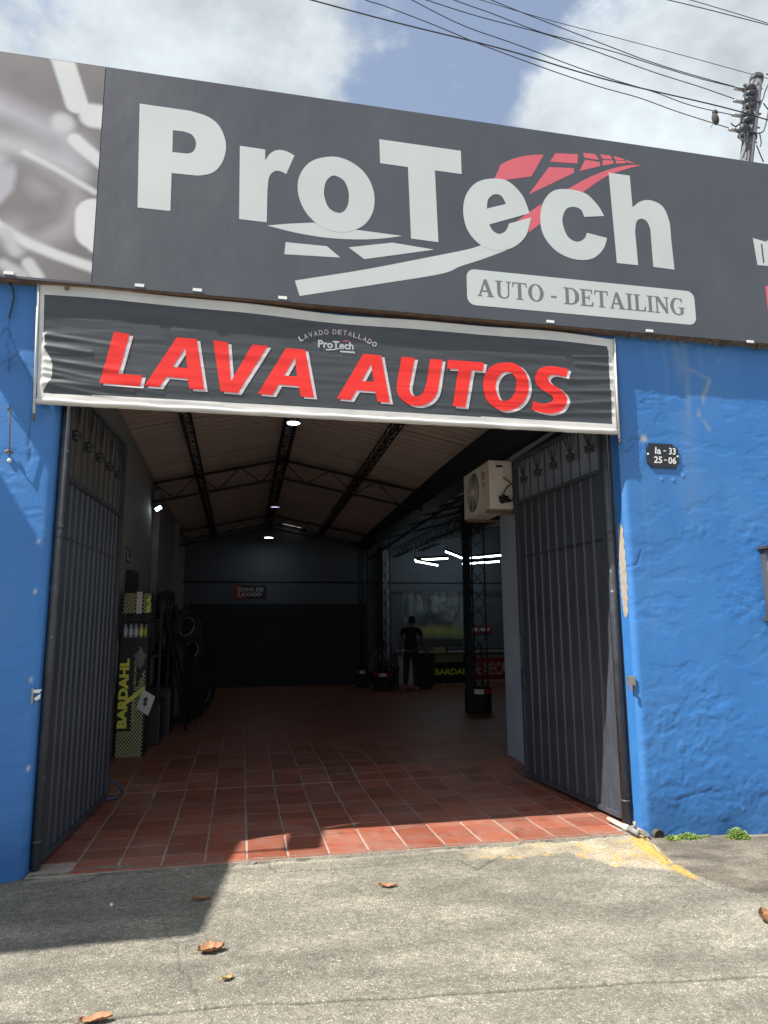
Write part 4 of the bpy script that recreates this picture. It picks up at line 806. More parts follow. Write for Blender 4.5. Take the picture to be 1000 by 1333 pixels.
while yy < 13.1:
    y1 = min(yy + .97, 13.12)
    for side in (0, 1):
        for half in (0, 1):
            def mk(a, b_, h0, h1):
                return (lambda y: ze(y) * (1 - h0) + zr(y) * h0), (lambda y: ze(y) * (1 - h1) + zr(y) * h1)
            h0, h1 = (0, .52) if half == 0 else (.50, 1)
            za, zb = mk(0, 0, h0, h1); X_ = (lambda h: EL - .1 + (RI - EL + .1) * h) if side == 0 else (lambda h: ER + .1 + (RI - ER - .1) * h)
            if side == 1 and half == 1 and (yy + y1) / 2 > 12.6:
                roof_sheet(X_(.5), X_(.66), *mk(0, 0, .5, .66), yy - .03, y1 + .10, .012); roof_sheet(X_(.84), X_(1), *mk(0, 0, .84, 1), yy - .03, y1 + .10, .012); za, zb = mk(0, 0, .65, .85); h0, h1 = .65, .85
                for yb_ in (12.75, 12.95): rod('purlin_bar', (X_(.6), yb_, ze(yb_) + .25), (X_(.9), yb_, ze(yb_) + .40), .02, M['steel'], rf).location -= RO
                o = roof_sheet(X_(h0), X_(h1), za, zb, yy - .03, y1 + .10, .012); o.name = 'translucent_sheet'; o.data.materials[0] = M['translucent']; o['label'] = 'translucent roof sheet letting daylight in at the back'; continue
            roof_sheet(X_(h0), X_(h1), za, zb, yy - .03, y1 + .10, .006 * (k % 2) + .012 * half)
    yy += .97; k += 1
# lattice purlins
def lattice(name, pts0, pts1, h, w, label, pitch=.22, r=.010, parent=None, group=None, diag_parts=True):
    """box lattice beam from pts0 to pts1, h deep, w wide"""
    a, b_ = Vector(pts0), Vector(pts1); root = empty(name, a); tag(root, label, 'steel beam', group); d = (b_ - a); L_ = d.length; d.normalize()
    side = Vector((d.y, -d.x, 0)).normalized() if abs(d.z) < .9 else Vector((1, 0, 0)); up = Vector((0, 0, 1)) if abs(d.z) < .9 else Vector((0, 1, 0))
    A = [Vector((0, 0, 0)) + side * s * w / 2 + up * t * h for s in (-1, 1) for t in (0, -1)]
    for c_ in A: rod('chord', c_, c_ + d * L_, r, M['steel'], root)
    n_ = int(L_ / pitch); q = MB()
    for i in range(n_):
        t0, t1 = i * L_ / n_, (i + 1) * L_ / n_; s = i % 2
        for f_ in (0, 1):
            lo_, hi_ = A[2 * f_ + 1], A[2 * f_]
            p0, p1 = (lo_, hi_) if s else (hi_, lo_)
            q.tube([p0 + d * t0, p1 + d * t1], r * .6, 4, False)
        p0, p1 = (A[1], A[3]) if s else (A[3], A[1]); q.tube([p0 + d * t0, p1 + d * t1], r * .6, 4, False); q.tube([p0 + d * t1, p1 + d * t1], r * .6, 4, False)
    q.build('lattice_web', M['steel'], root); return root
def hz_(x): 
    return lambda y: (ze(y) + (zr(y) - ze(y)) * ((x - EL) / (RI - EL) if x < RI else (ER - x) / (ER - RI))) - .05
for (x, h, w, lb) in ((-.74, .10, .11, 'black lattice purlin left of the ridge under the roof'), (1.93, .10, .11, 'black lattice purlin right of the ridge under the roof'), (RI, .16, .15, 'black lattice ridge beam carrying the round lamps')):
    f_ = hz_(x); lattice('lattice_beam', (x, .3, f_(.3)), (x, 13.0, f_(13.0)), h, w, lb, .2 if w < .14 else .26, .011 if w < .14 else .013)
# trusses across the bay
def truss(y, label):
    root = empty('roof_truss', (RI, y, ze(y))); tag(root, label, 'roof truss', 'trusses across the left bay'); O = Vector((RI, y, ze(y)))
    e0, r0, e1 = Vector((EL, y, ze(y) - .10)), Vector((RI, y, zr(y) - .14)), Vector((ER, y, ze(y) - .10)); dn = Vector((0, 0, -.31))
    for a_, b_ in ((e0, r0), (r0, e1)):
        rod('top_chord', a_ - O, b_ - O, .020, M['steel'], root, True); rod('bottom_chord', a_ + dn - O, b_ + dn - O, .020, M['steel'], root, True)
        n_ = 6
        for i in range(n_):
            p = a_.lerp(b_, i / n_); q_ = a_.lerp(b_, (i + 1) / n_)
            if i % 2: rod('diagonal', p + dn - O, q_ - O, .009, M['steel'], root)
            else: rod('diagonal', p - O, q_ + dn - O, .009, M['steel'], root)
        rod('strut', b_ - O, b_ + dn - O, .010, M['steel'], root)
    rod('strut', e0 - O, e0 + dn - O, .012, M['steel'], root)
truss(6.35, 'nearer black steel truss crossing the left bay below the roof'); truss(11.3, 'farther black steel truss crossing the left bay below the roof')
# valley beam along x ~ 3.1
b = MB(); b.box((3.0, .3, 3.56), (3.16, 13.05, 3.98)); o = b.build('valley_beam', M['steel_blue']); tag(o, 'long dark beam running back above the dividing wall', 'beam')
o = MB().box((2.93, .3, 3.53), (3.24, 13.05, 3.558)).build('lower_flange', M['steel_blue'], o)
b = MB(); b.box((2.9, .2, 3.30), (3.0, 4.2, 3.36)); 
rod('awning_rail', (3.02, .25, 3.42), (3.30, 13.0, 3.30), .03, M['steel'], None); tag(bpy.data.objects['awning_rail'], 'thin dark steel rail under the valley beam', 'rail')
# right bay roof
rr_ = empty('side_roof', (6, 6.5, 4)); tag(rr_, 'grey corrugated roof over the right bay', 'roof'); R2 = Vector((6, 6.5, 4))
def rsheet(xa, xb, za, zb, y0, y1):
    ny = max(8, int((y1 - y0) / .045)); ys_ = np.linspace(y0, y1, ny); Yg, Tg = np.meshgrid(ys_, np.array([0, .5, 1.0]), indexing='ij')
    P = np.stack([xa + (xb - xa) * Tg, Yg, za * (1 - Tg) + zb * Tg + .018 * np.sin(Yg * 2 * math.pi / .18)], -1); o = grid_mesh('roof_sheet', P, None, [M['roof']], rr_); o.location = -R2
for k in range(7): rsheet(3.1, 5.9, 4.0, 4.75, .2 + k * 1.86, .2 + (k + 1) * 1.86 + .02); rsheet(8.75, 5.9, 4.0, 4.75, .2 + k * 1.86, .2 + (k + 1) * 1.86 + .02)
for i, y in enumerate((4.2, 6.6, 9.0, 11.3)):
    root = empty('roof_truss', (5.9, y, 3.9)); tag(root, ['first', 'second', 'third', 'fourth'][i] + ' black lattice truss from the street, across the right bay', 'roof truss', 'trusses across the right bay'); O = Vector((5.9, y, 3.9))
    e0, r0, e1 = Vector((3.15, y, 3.90)), Vector((5.9, y, 4.63)), Vector((8.6, y, 3.90)); dn = Vector((0, 0, -.34))
    q = MB()
    for a_, b_ in ((e0, r0), (r0, e1)):
        rod('top_chord', a_ - O, b_ - O, .022, M['steel'], root, True); rod('bottom_chord', a_ + dn - O, b_ + dn - O, .022, M['steel'], root, True)
        for j in range(10):
            p = a_.lerp(b_, j / 10) - O; q_ = a_.lerp(b_, (j + 1) / 10) - O
            q.tube([p + (dn if j % 2 else Vector()), q_ + (Vector() if j % 2 else dn)], .010, 4, False)
    q.build('web', M['steel'], root)
for i, (x, z) in enumerate(((4.0, 3.55), (4.7, 3.72), (5.9, 4.1))):
    lattice('lattice_beam', (x, 2.9, z), (x, 13.0, z), .2, .12, ['low black lattice girder nearest the valley beam', 'middle black lattice girder of the right bay', 'highest black lattice girder of the right bay'][i], .24, .012)
# long pipe and black sheeting at the back
rod('ceiling_pipe', (-1.45, 12.6, 2.63), (8.5, 12.6, 2.63), .022, M['steel']); tag(bpy.data.objects['ceiling_pipe'], 'thin black pipe crossing the back of the workshop', 'pipe')
o = MB().box((-1.3, 12.95, .03), (3.2, 13.0, 2.10)).build('black_curtain', M['black_sheet']); tag(o, 'black sheeting covering the lower part of the back wall', 'curtain')
# lamps on the ridge
def lamp(x, y, z, m_, label, r=.085, tilt=0):
    root = empty('ceiling_lamp', (x, y, z)); tag(root, label, 'lamp', 'round lamps under the roof'); root.rotation_euler = (tilt, 0, 0)
    MB().lathe([(0, 0), (r, 0), (r, .004)], n=20).build('lit_disc', m_, root)
    MB().lathe([(r + .001, -.002), (r + .012, .0), (r * .8, .06), (.02, .09), (0, .09)], n=20).build('housing', M['galv'], root, True)
    return root
lamp(.62, 4.05, 4.26, M['lamp'], 'large round white lamp just below the banner')
L2 = [(0.626,9.446)][0]; lamp(L2[0], L2[1], 4.02, M['lamp_v'], 'small violet-tinted round lamp on the ridge', .10, R(8))
L3 = [(0.609,3.709)][0]; l3 = lamp(L3[0], 12.2, L3[1], M['lamp'], 'farthest small white round lamp near the back wall', .10); rod('drop_rod', (0, 0, .09), (0, 0, 4.02 - L3[1]), .006, M['steel'], l3)
sp = empty('wall_floodlight', (-1.36, 6.35, 3.42)); tag(sp, 'small lit floodlight on the left wall by the truss end', 'lamp'); sp.rotation_euler = (R(-42), R(-35), 0)
MB().box((-.055, -.04, -.01), (.055, .04, .03)).build('housing', M['galv'], sp); MB().box((-.045, -.03, -.0135), (.045, .03, -.0105)).build('lit_lens', M['lamp'], sp)
# fluorescent tubes
for (p0, p1, lb) in (((540, 729), (583, 727), 'lit fluorescent tube, left upper one of the cluster'), ((541, 730.5), (570, 736), 'lit fluorescent tube slanting down at left'), ((580, 718), (603, 727), 'lit short fluorescent tube rising to the upper left'), ((602, 733.5), (640, 731), 'lit fluorescent tube in the lower middle'), ((606, 727), (650, 722.5), 'lit fluorescent tube at the upper right')):
    pass
TUBES = [(4.201,3.141),(5.061,3.191),(4.22,3.112),(4.796,3.013),(5.005,3.365),(5.467,3.196),(5.443,3.059),(6.434,3.129),(5.529,3.197),(6.481,3.288)]
LB = ['lit fluorescent tube, long upper left one', 'lit fluorescent tube slanting down from the left corner', 'lit short fluorescent tube sloping from upper left', 'lit fluorescent tube in the lower row', 'lit fluorescent tube at upper right beside the grey wall']
for i in range(5):
    (xa, za), (xb, zb) = TUBES[2 * i], TUBES[2 * i + 1]; dyy = (0, -.9, -1.0, 0, .6)[i]
    root = empty('tube_lamp', (xa, 11.6, za)); tag(root, LB[i], 'tube lamp', 'fluorescent tubes in the right bay')
    rod('lit_tube', (0, 0, 0), (xb - xa, 0, zb - za), .018, M['tube'], root); rod('fitting', (0, .0, .05), (xb - xa, 0, zb - za + .05), .028, M['steel'], root, True)
    rod('drop_wire', (0, 0, .05), (0, 0, .7), .004, M['steel'], root); rod('drop_wire', (xb - xa, 0, zb - za + .05), (xb - xa, 0, .7), .004, M['steel'], root)

# ------------------------------------------------------------------ air-conditioning unit
ac = empty('air_conditioner', (2.86, 2.7, 2.84)); tag(ac, 'white outdoor air-conditioning unit mounted high on the dividing wall', 'air conditioner')
o = MB().box((-.14, -.46, 0), (.14, .46, .56)).build('cabinet', M['ac'], ac); bevel(o, .012, 2)
yc, zc, rf_ = .10, .285, .235
o = MB().lathe([(rf_, -.141), (rf_ + .012, -.152), (rf_ + .022, -.141)], (0, yc, zc), 'X', 40).build('fan_ring', M['ac'], ac, True)
o = MB().lathe([(0, -.1445), (rf_, -.1445)], (0, yc, zc), 'X', 40).build('fan_opening', M['ac_dark'], ac)
q = MB()
for k in range(6):
    a = k * math.pi / 3; q.poly([(-.1465, yc + .05 * math.cos(a), zc + .05 * math.sin(a)), (-.1465, yc + .2 * math.cos(a - .25), zc + .2 * math.sin(a - .25)), (-.1475, yc + .2 * math.cos(a + .35), zc + .2 * math.sin(a + .35)), (-.1475, yc + .06 * math.cos(a + .6), zc + .06 * math.sin(a + .6))])
q.build('fan_blade', M['black'], ac)
q = MB()
for k in range(1, 9):
    rr2 = rf_ * k / 9; n_ = 40
    q.tube([(-.153, yc + rr2 * math.cos(2 * math.pi * j / n_), zc + rr2 * math.sin(2 * math.pi * j / n_)) for j in range(n_ + 1)], .0025, 4, False)
for k in range(8): a = k * math.pi / 4; q.tube([(-.153, yc + .04 * math.cos(a), zc + .04 * math.sin(a)), (-.153, yc + rf_ * math.cos(a), zc + rf_ * math.sin(a))], .003, 4, False)
q.build('fan_grille', M['ac'], ac)
MB().lathe([(0, -.158), (.035, -.156), (.042, -.15)], (0, yc, zc), 'X', 16).build('hub', M['ac'], ac, True)
MB().lathe([(0, -.146), (.045, -.146), (.045, -.141)], (0, -.27, .42), 'X', 24).build('round_badge', M['lg_red'], ac)
q = MB(); q.tube([(-.148, -.27 + .03 * math.cos(a), .42 + .03 * math.sin(a)) for a in [R(40 + 30 * j) for j in range(10)]], .003, 4); q.tube([(-.148, -.27, .44), (-.148, -.27, .405), (-.148, -.285, .405)], .003, 4); q.build('badge_mark', M['clip'], ac)
text_obj('badge_letters', 'LG', (-.1435, -.245, .29), (0, -1, 0), (0, 0, 1), .065, .05, M['ac_dark'], ac, .02)
o = MB().box((-.085, -.482, .36), (.035, -.461, .53)).build('valve_cover', M['ac'], ac); bevel(o, .01, 2)
MB().box((-.065, -.486, .475), (.015, -.4825, .50)).build('handle_recess', M['black'], ac)
q = MB()
for pts in ([(.02, -.48, .36), (.08, -.52, .30), (.14, -.50, .24), (.17, -.48, .2)], [(.1, -.47, .28), (.03, -.53, .22), (-.02, -.53, .14), (.04, -.51, .08), (.12, -.48, .10)], [(-.03, -.48, .12), (.02, -.53, .06), (.09, -.53, .08), (.14, -.48, .14)]):
    q.tube(pts, .007, 6)
q.build('pipe', M['rubber'], ac, True)
q = MB()
for k in range(14): 
    a = random.random() * 6.28; q.lathe([(0, -.02), (.02, -.01), (.022, .01), (0, .02)], (random.uniform(-.03, .07), -.495, random.uniform(.07, .14)), 'Z', 6)
q.build('valve_cluster', M['rubber'], ac, True)
for yb in (-.36, .36):
    MB().box((-.15, yb - .02, -.035), (.35, yb + .02, -.003)).build('bracket', M['rust'], ac)
q = MB(); q.poly([(-.141, -.2, .56), (-.141, .3, .56), (-.141, .3, .562)]); 

# ------------------------------------------------------------------ display stand with cans (left)
ds = empty('product_display', (-1.26, 3.9, 0)); tag(ds, 'black and yellow product display stand with hexagon print beside the left gate', 'display stand')
x0, x1, yf = -1.40, -1.09, 3.745; DO = Vector((-1.26, 3.9, 0))
def dp(o): o.location = o.location - DO; return o
dp(MB().box((x0, yf, .03), (x1, yf + .02, 1.40)).build('front_panel', M['black'], ds))
dp(MB().box((x1 - .015, yf + .021, .03), (x1, yf + .36, 1.40)).build('side_panel', M['black'], ds))
for (xa, ya) in ((x0, yf), (x1 - .02, yf), (x0, yf + .34), (x1 - .02, yf + .34)): dp(MB().box((xa, ya + (.0205 if ya == yf else 0), 1.402), (xa + .02, ya + .0405, 1.70)).build('post', M['steel'], ds))
dp(MB().box((x0, yf, 1.4015), (x1, yf + .36, 1.415)).build('shelf', M['steel'], ds)); dp(MB().box((x0, yf, 1.61), (x1, yf + .36, 1.66)).build('shelf', M['steel'], ds))
dp(bevel(MB().box((x0 + .0, yf, 1.7), (x1 + .02, yf + .3, 1.965)).build('header_box', M['black'], ds), .012))
dp(MB().box((-1.245, yf - .003, 1.70), (-1.18, yf - .0005, 1.962)).build('header_stripe', M['paper'], ds))
q = MB(); q2 = MB()
def hexa(q, cx_, cz, r, y):
    q.poly([(cx_ + r * 1.25 * math.cos(R(60 * j)), y, cz + r * math.sin(R(60 * j))) for j in range(6)][::-1])
for j in range(62):
    for i in range(10):
        z = .045 + j * .022; x = x0 + .012 + i * .034 + (j % 2) * .017
        if x > x1 - .012: continue
        lim = .36 + (x - x0) * 2.2 if x < -1.22 else 1.25
        if (z < .34 or (x > -1.235 and z < lim and z < .28 + (x - x0) * 2.7)) and z < 1.3: hexa(q, x, z, .0105, yf - .0012)
for j in range(11):
    for i in range(10):
        z = 1.715 + j * .022; x = x0 + .02 + i * .034 + (j % 2) * .017
        if -1.26 < x < -1.165 or x > x1: continue
        hexa(q, x, z, .0105, yf - .0012)
o = q.build('hexagon_print', M['dullyellow'], ds); o['kind'] = 'stuff'; dp(o)
dp(text_obj('brand_letters', 'BARDAHL', (-1.288, yf - .003, .375), (0, 0, 1), (-1, 0, 0), .80, .108, M['yellow'], ds, .055))
dp(text_obj('small_words', 'ADDITIVES & LUBRICANTS', (-1.205, yf - .003, .44), (0, 0, 1), (-1, 0, 0), .72, .028, M['dullyellow'], ds, .01))
o = flat_mesh('slash_mark', [[(-1.325, .625), (-1.10, .80), (-1.10, .86), (-1.325, .685)]], y=yf - .0045, m=M['yellow'], parent=ds); dp(o)
dp(text_obj('header_word', 'BA', (x1 + .012, yf - .003, 1.72), (0, 0, 1), (-1, 0, 0), .2, .05, M['yellow'], ds, .03))
dp(flat_mesh('splash_print', [[(-1.17 + .06 * math.cos(a) * (1 + .25 * math.sin(5 * a)), 1.18 + .11 * math.sin(a) * (1 + .2 * math.cos(4 * a))) for a in [R(15 * j) for j in range(24)]]], y=yf - .005, m=mat('pale_splash_print', (.16, .17, .165), .5, var=.4, scale=25), parent=ds))
for i in range(5):
    can = empty('oil_bottle', (x0 + .035 + i * .06, yf + .07, 1.416)); tag(can, ['oil bottle with pale label, leftmost on the display shelf', 'oil bottle with pale label, second from left on the shelf', 'oil bottle with pale label, middle of the display shelf', 'oil bottle with yellow label, fourth on the display shelf', 'oil bottle with yellow label, rightmost on the shelf'][i], 'bottle', 'bottles on the display shelf')
    MB().lathe([(0, 0), (.024, 0), (.025, .01), (.025, .125), (.012, .15), (.012, .165)], n=14).build('bottle_body', M['dullyellow'] if i > 2 else M['wall_grey'], can, True)
    MB().lathe([(.0255, .03), (.0258, .031), (.0258, .10), (.0255, .101)], n=14).build('label', M['paper'] if i < 3 else M['yellow'], can, True)
    MB().lathe([(.013, .165), (.014, .166), (.014, .185), (0, .186)], n=12).build('cap', M['black'], can, True)
pr_ = [(-1.119,0.821),(-0.976,0.729),(-1.044,0.513),(-1.185,0.604)]
q = MB(); q.v = [(p[0], 3.70 + .01 * (i % 2), p[1]) for i, p in enumerate(pr_)] + [(p[0], 3.702 + .01 * (i % 2), p[1]) for i, p in enumerate(pr_)]
q.f = [(0, 1, 2, 3), (7, 6, 5, 4), (0, 4, 5, 1), (1, 5, 6, 2), (2, 6, 7, 3), (3, 7, 4, 0)]
pg = q.build('paper_tag', M['paper']); tag(pg, 'white paper sheet taped askew to the display stand', 'paper')
o = flat_mesh('printed_mark', [[(-1.11, .70), (-1.075, .735), (-1.05, .70), (-1.07, .68), (-1.06, .64), (-1.085, .625), (-1.11, .65), (-1.09, .68)]], y=3.694, m=M['ac_dark'], parent=pg)

# things along the left wall
def ring(c_, R_, r_, ax, n=28, k=10, sq=1):
    q = MB(); vs = []
    for i in range(n):
        a = 2 * math.pi * i / n
        for j in range(k):
            b_ = 2 * math.pi * j / k; rad = R_ + r_ * math.cos(b_); h = r_ * sq * math.sin(b_)
            p = {'X': (h, rad * math.cos(a), rad * math.sin(a)), 'Y': (rad * math.cos(a), h, rad * math.sin(a)), 'Z': (rad * math.cos(a), rad * math.sin(a), h)}[ax]; q.v.append((c_[0] + p[0], c_[1] + p[1], c_[2] + p[2]))
    for i in range(n):
        for j in range(k): q.f.append((i * k + j, i * k + (j + 1) % k, ((i + 1) % n) * k + (j + 1) % k, ((i + 1) % n) * k + j))
    return q
rk = empty('tool_rack', (-1.2, 5.2, 0)); tag(rk, 'dark steel rack against the left wall behind the display stand', 'rack')
for (xa, ya) in ((-.22, -.6), (.16, -.6), (-.22, 1.6), (.16, 1.6), (.16, .5)): rod('post', (xa, ya, .03), (xa, ya, 1.85), .014, M['steel'], rk, True)
for z in (.55, 1.15, 1.62): MB().box((-.23, -.61, z), (.17, 1.62, z + .025)).build('shelf', M['steel'], rk)
for i, (y_, z_, R_) in enumerate(((5.0, 1.83, .20), (5.55, 1.86, .22), (6.2, 1.88, .22), (5.3, 1.36, .17))):
    lb = ['dark wheel on top of the rack, nearest the display stand', 'dark wheel in the middle of the rack top', 'dark wheel at the far end of the rack top', 'small dark wheel on the rack shelf below the others'][i]
    t_ = empty('spare_wheel', (-1.1, y_, z_)); tag(t_, lb, 'wheel', 'wheels kept on the left rack')
    ring((0, 0, 0), R_ * .78, R_ * .22, 'X', sq=1.2).build('tyre', M['rubber'], t_, True); ring((.02, 0, 0), R_ * .52, .014, 'X').build('rim', M['galv'], t_, True)
    q = MB()
    for k in range(5): a = 2 * math.pi * k / 5; q.tube([(.02, 0, 0), (.02, R_ * .5 * math.cos(a), R_ * .5 * math.sin(a))], .012, 6)
    q.build('spokes', M['steel'], t_, True)
# folded ladder leaning in front of the rack
ld = empty('step_ladder', (-.8, 5.9, 0)); tag(ld, 'dark folding ladder leaning against the rack on the left', 'ladder')
for (a_, b_) in (((-.24, -.9, 1.75), (.05, -.15, .04)), ((-.24, -.35, 1.75), (.05, .55, .04))): rod('side_rail', a_, b_, .018, M['steel'], ld, True)
for k in range(5):
    t = .15 + .17 * k; a_ = Vector((-.24, -.9, 1.75)).lerp(Vector((.05, -.15, .04)), t); b_ = Vector((-.24, -.35, 1.75)).lerp(Vector((.05, .55, .04)), t); rod('rung', a_, b_, .014, M['steel'], ld)
for i, (x, y_, w, d, h, lb) in enumerate(((-1.2, 4.75, .2, .22, .5, 'low dark bin on the floor under the rack, nearest'), (-1.15, 5.6, .2, .3, .62, 'taller dark bin on the floor under the rack, middle'), (-1.1, 7.6, .25, .4, .9, 'dark cabinet standing beyond the rack on the left'))):
    t_ = empty('storage_bin', (x, y_, .04)); tag(t_, lb, 'bin'); bevel(MB().box((-w, -d, 0), (w, d, h)).build('body', M['black'], t_), .02); MB().box((-w - .01, -d - .01, h + .001), (w + .01, d + .01, h + .04)).build('lid', M['rubber'], t_)
for i, (y_, z_) in enumerate(((6.35, 1.45), (7.0, 1.35), (7.9, 1.5))):
    q = MB(); q.lathe([(.02, .42), (.05, .40), (.10, .3), (.12, .1), (.13, -.3), (.11, -.42), (.0, -.42)], (-.98, y_, z_), 'Z', 12)
    for i_, v_ in enumerate(q.v): q.v[i_] = (-1.02 + (v_[0] + 1.02) * .6 + .02 * math.sin(v_[2] * 9 + i), v_[1] + .03 * math.sin(v_[2] * 13), v_[2])
    tag(q.build('hanging_overall', M['jeans'], None, True), ['dark work overall hanging nearest on the left wall', 'dark work overall hanging second on the left wall', 'dark work overall hanging farthest on the left wall'][i], 'overall', 'overalls hung on the left wall')
t_ = empty('covered_machine', (-1.02, 7.2, .04)); tag(t_, 'tall dark machine covered with black plastic beyond the rack on the left', 'machine')
q = MB(); q.lathe([(0, 1.78), (.22, 1.74), (.34, 1.55), (.36, 1.1), (.38, .6), (.42, .2), (.40, .02)], n=26); q.v = [(x * (1 + .10 * math.sin(5 * z + 3 * math.atan2(y, x))), y * 1.7 * (1 + .08 * math.sin(7 * z + 2 * x)), z) for x, y, z in q.v]
q.build('plastic_cover', M['black'], t_, True); MB().box((-.36, -.62, 0), (.36, .62, .05)).build('base', M['steel'], t_)
for i, (x, y_, z_, R_) in enumerate(((-.86, 6.35, 1.55, .26), (-.80, 6.75, 1.18, .24), (-.62, 8.1, .36, .32))):
    t_ = empty('spare_wheel', (x, y_, z_)); tag(t_, ['big black tyre hanging high at the outer end of the rack', 'black tyre hanging below the highest one on the rack', 'black tyre standing on the floor at the far end of the left clutter'][i], 'wheel', 'wheels kept on the left rack'); t_.rotation_euler = (0, R(12), R(-50 if i < 2 else -20))
    ring((0, 0, 0), R_ * .78, R_ * .22, 'X', sq=1.3).build('tyre', M['rubber'], t_, True); ring((.02, 0, 0), R_ * .55, .012, 'X').build('rim', M['galv'], t_, True)
o = MB().box((-1.458, 4.15, 2.36), (-1.452, 4.45, 2.56)).build('wall_notice', M['black']); tag(o, 'small black and white notice high on the left wall', 'notice'); 
MB().box((-1.4515, 4.18, 2.39), (-1.4505, 4.28, 2.53)).build('printed_square', M['dim_text'], o); MB().box((-1.4515, 4.31, 2.39), (-1.4505, 4.42, 2.42)).build('printed_line', M['dim_text'], o)
o = MB().box((-1.45, 4.2, 1.96), (-1.36, 4.65, 2.26)).build('electrical_box', M['black']); tag(o, 'dark electrical box on the left wall above the display stand', 'electrical box'); MB().box((-1.3595, 4.24, 2.0), (-1.355, 4.61, 2.22)).build('door', M['steel'], o)
# back sign ZONA DE LAVADO
zs_ = [(-0.205,2.542),(0.589,2.546),(0.596,2.2),(-0.176,2.2)]; zx0, zx1, zz0, zz1 = zs_[0][0], zs_[1][0], zs_[2][1], zs_[0][1]
t_ = empty('hanging_sign', ((zx0 + zx1) / 2, 12.55, zz0)); tag(t_, 'red and black sign hanging at the back of the workshop, two lines of white capitals', 'sign'); O = Vector(t_.location)
o = MB().box((zx0, 12.54, zz0), (zx1, 12.56, zz1)).build('board', M['black'], t_); o.location = -O
o = flat_mesh('red_field', [[(zx0 + .01, zz0 + .01), (zx0 + .32, zz0 + .01), (zx0 + .12, zz1 - .01), (zx0 + .01, zz1 - .01)]], y=12.537, m=M['red_banner'], parent=t_); o.location = -O
hh_ = (zz1 - zz0)
for s, z, w in (('ZONA DE', zz0 + hh_ * .56, .8), ('LAVADO', zz0 + hh_ * .2, .72)):
    o = text_obj('words', s, ((zx0 + zx1) / 2 - (zx1 - zx0) * w / 2, 12.533, z), (1, 0, 0), (0, 0, 1), (zx1 - zx0) * w, hh_ * .29, M['dim_text'], t_, .04); o.location = -O
# wash bay partition: poster on the back wall
px0, px1, pz0, pz1 = 4.25, 5.9, .98, 2.42
xs = np.linspace(px0, px1, 150); zs = np.linspace(pz0, pz1, 110); Xp, Zp = np.meshgrid(xs, zs); u_ = (Xp - px0) / (px1 - px0); v_ = (Zp - pz0) / (pz1 - pz0)
c = np.ones(Xp.shape + (3,)) * np.array((.14, .17, .19)) * (.0 + 2.0 * fbm(u_ * 9, v_ * 5, 4))[..., None]
tree = sstep(.45, .6, fbm(u_ * 16, v_ * 2.5, 3)) * (v_ > .45); c = c * (1 - tree[..., None] * .7) + np.array((.36, .38, .36)) * (.3 + 1.2 * fbm(u_ * 30, v_ * 20, 3))[..., None] * tree[..., None] * .7
carm = np.exp(-((u_ - .45) / .28) ** 4 - ((v_ - .5) / .12) ** 4); c = c * (1 - carm[..., None] * .85) + np.array((.03, .05, .08)) * carm[..., None]
gm = np.exp(-((v_ - .25 - .04 * fbm(u_ * 20, v_ * 4, 2)) / .09) ** 2) * sstep(.15, .3, u_); c = c * (1 - gm[..., None]) + np.array((.40, .40, .12)) * gm[..., None] * (.6 + .8 * fbm(u_ * 60, v_ * 30, 2))[..., None]
c = np.where((v_ < .12)[..., None], np.array((.06, .06, .06)), c)
o = grid_mesh('wall_poster', np.stack([Xp, np.full(Xp.shape, 13.08), Zp], -1), c, [M['print']]); tag(o, 'large dim printed poster of trees and a vehicle on the back wall', 'poster')
# white low wall + red/yellow banners on railing
b = MB(); b.box((4.05, 12.86, 0), (8.5, 13.05, .82)); o = b.build('low_wall', M['white_wall']); tag(o, 'pale low wall below the poster at the back', 'wall'); MB().box((4.0, 12.78, .822), (8.5, 13.05, .90)).build('ledge', M['white_wall'], o)
rl = empty('pipe_railing', (6, 11.95, 0)); tag(rl, 'black pipe railing carrying printed sheets at the back of the right bay', 'railing')
for z in (.20, .92, .80): rod('rail', (-1.75, 0, z), (2.5, 0, z), .018, M['steel'], rl)
for x in (-1.7, -.9, 0, .9, 1.8): rod('post', (x, 0, .03), (x, 0, 1.0), .02, M['steel'], rl)
def sheet_sign(name, x0, x1, z0, z1, m_, y, label):
    r_ = empty(name, ((x0 + x1) / 2, y, z0)); tag(r_, label, 'banner'); o = MB().box((x0, y - .004, z0), (x1, y, z1)).build('sheet', m_, r_); o.location = -Vector(r_.location); return r_
A_ = [(4.719,0.825),(5.443,0.097),(4.752,0.504),(5.388,0.304),(5.621,0.697),(6.65,0.164),(5.946,0.635),(6.549,0.243),(5.802,0.618),(6.0,0.406),(6.247,0.439)]
r_ = sheet_sign('printed_sheet', A_[0][0], A_[1][0] + .1, A_[1][1], A_[0][1], M['black'], 11.9, 'black and yellow printed sheet tied to the back railing'); O = Vector(r_.location)
o = text_obj('words', 'BARDAHL', (A_[2][0], 11.893, A_[3][1]), (1, 0, 0), (0, 0, 1), 1.0, .15, M['yellow'], r_, .04); o.location = -O
q = MB()
for j in range(9):
    for i in range(24):
        x = A_[0][0] + .04 + i * .034 + (j % 2) * .017
        if x < A_[1][0] + .05: hexa(q, x, A_[0][1] - .03 - j * .022 + .0, .0105, 11.893)
o = q.build('hexagon_print', M['dullyellow'], r_); o['kind'] = 'stuff'; o.location = -O
o = flat_mesh('yellow_field', [[(A_[0][0] + .0, A_[0][1] + .005), (A_[0][0] + .3, A_[0][1] + .005), (A_[0][0] + .3, A_[0][1] + .16), (A_[0][0], A_[0][1] + .16)]], y=11.893, m=M['dullyellow'], parent=r_); o.location = -O
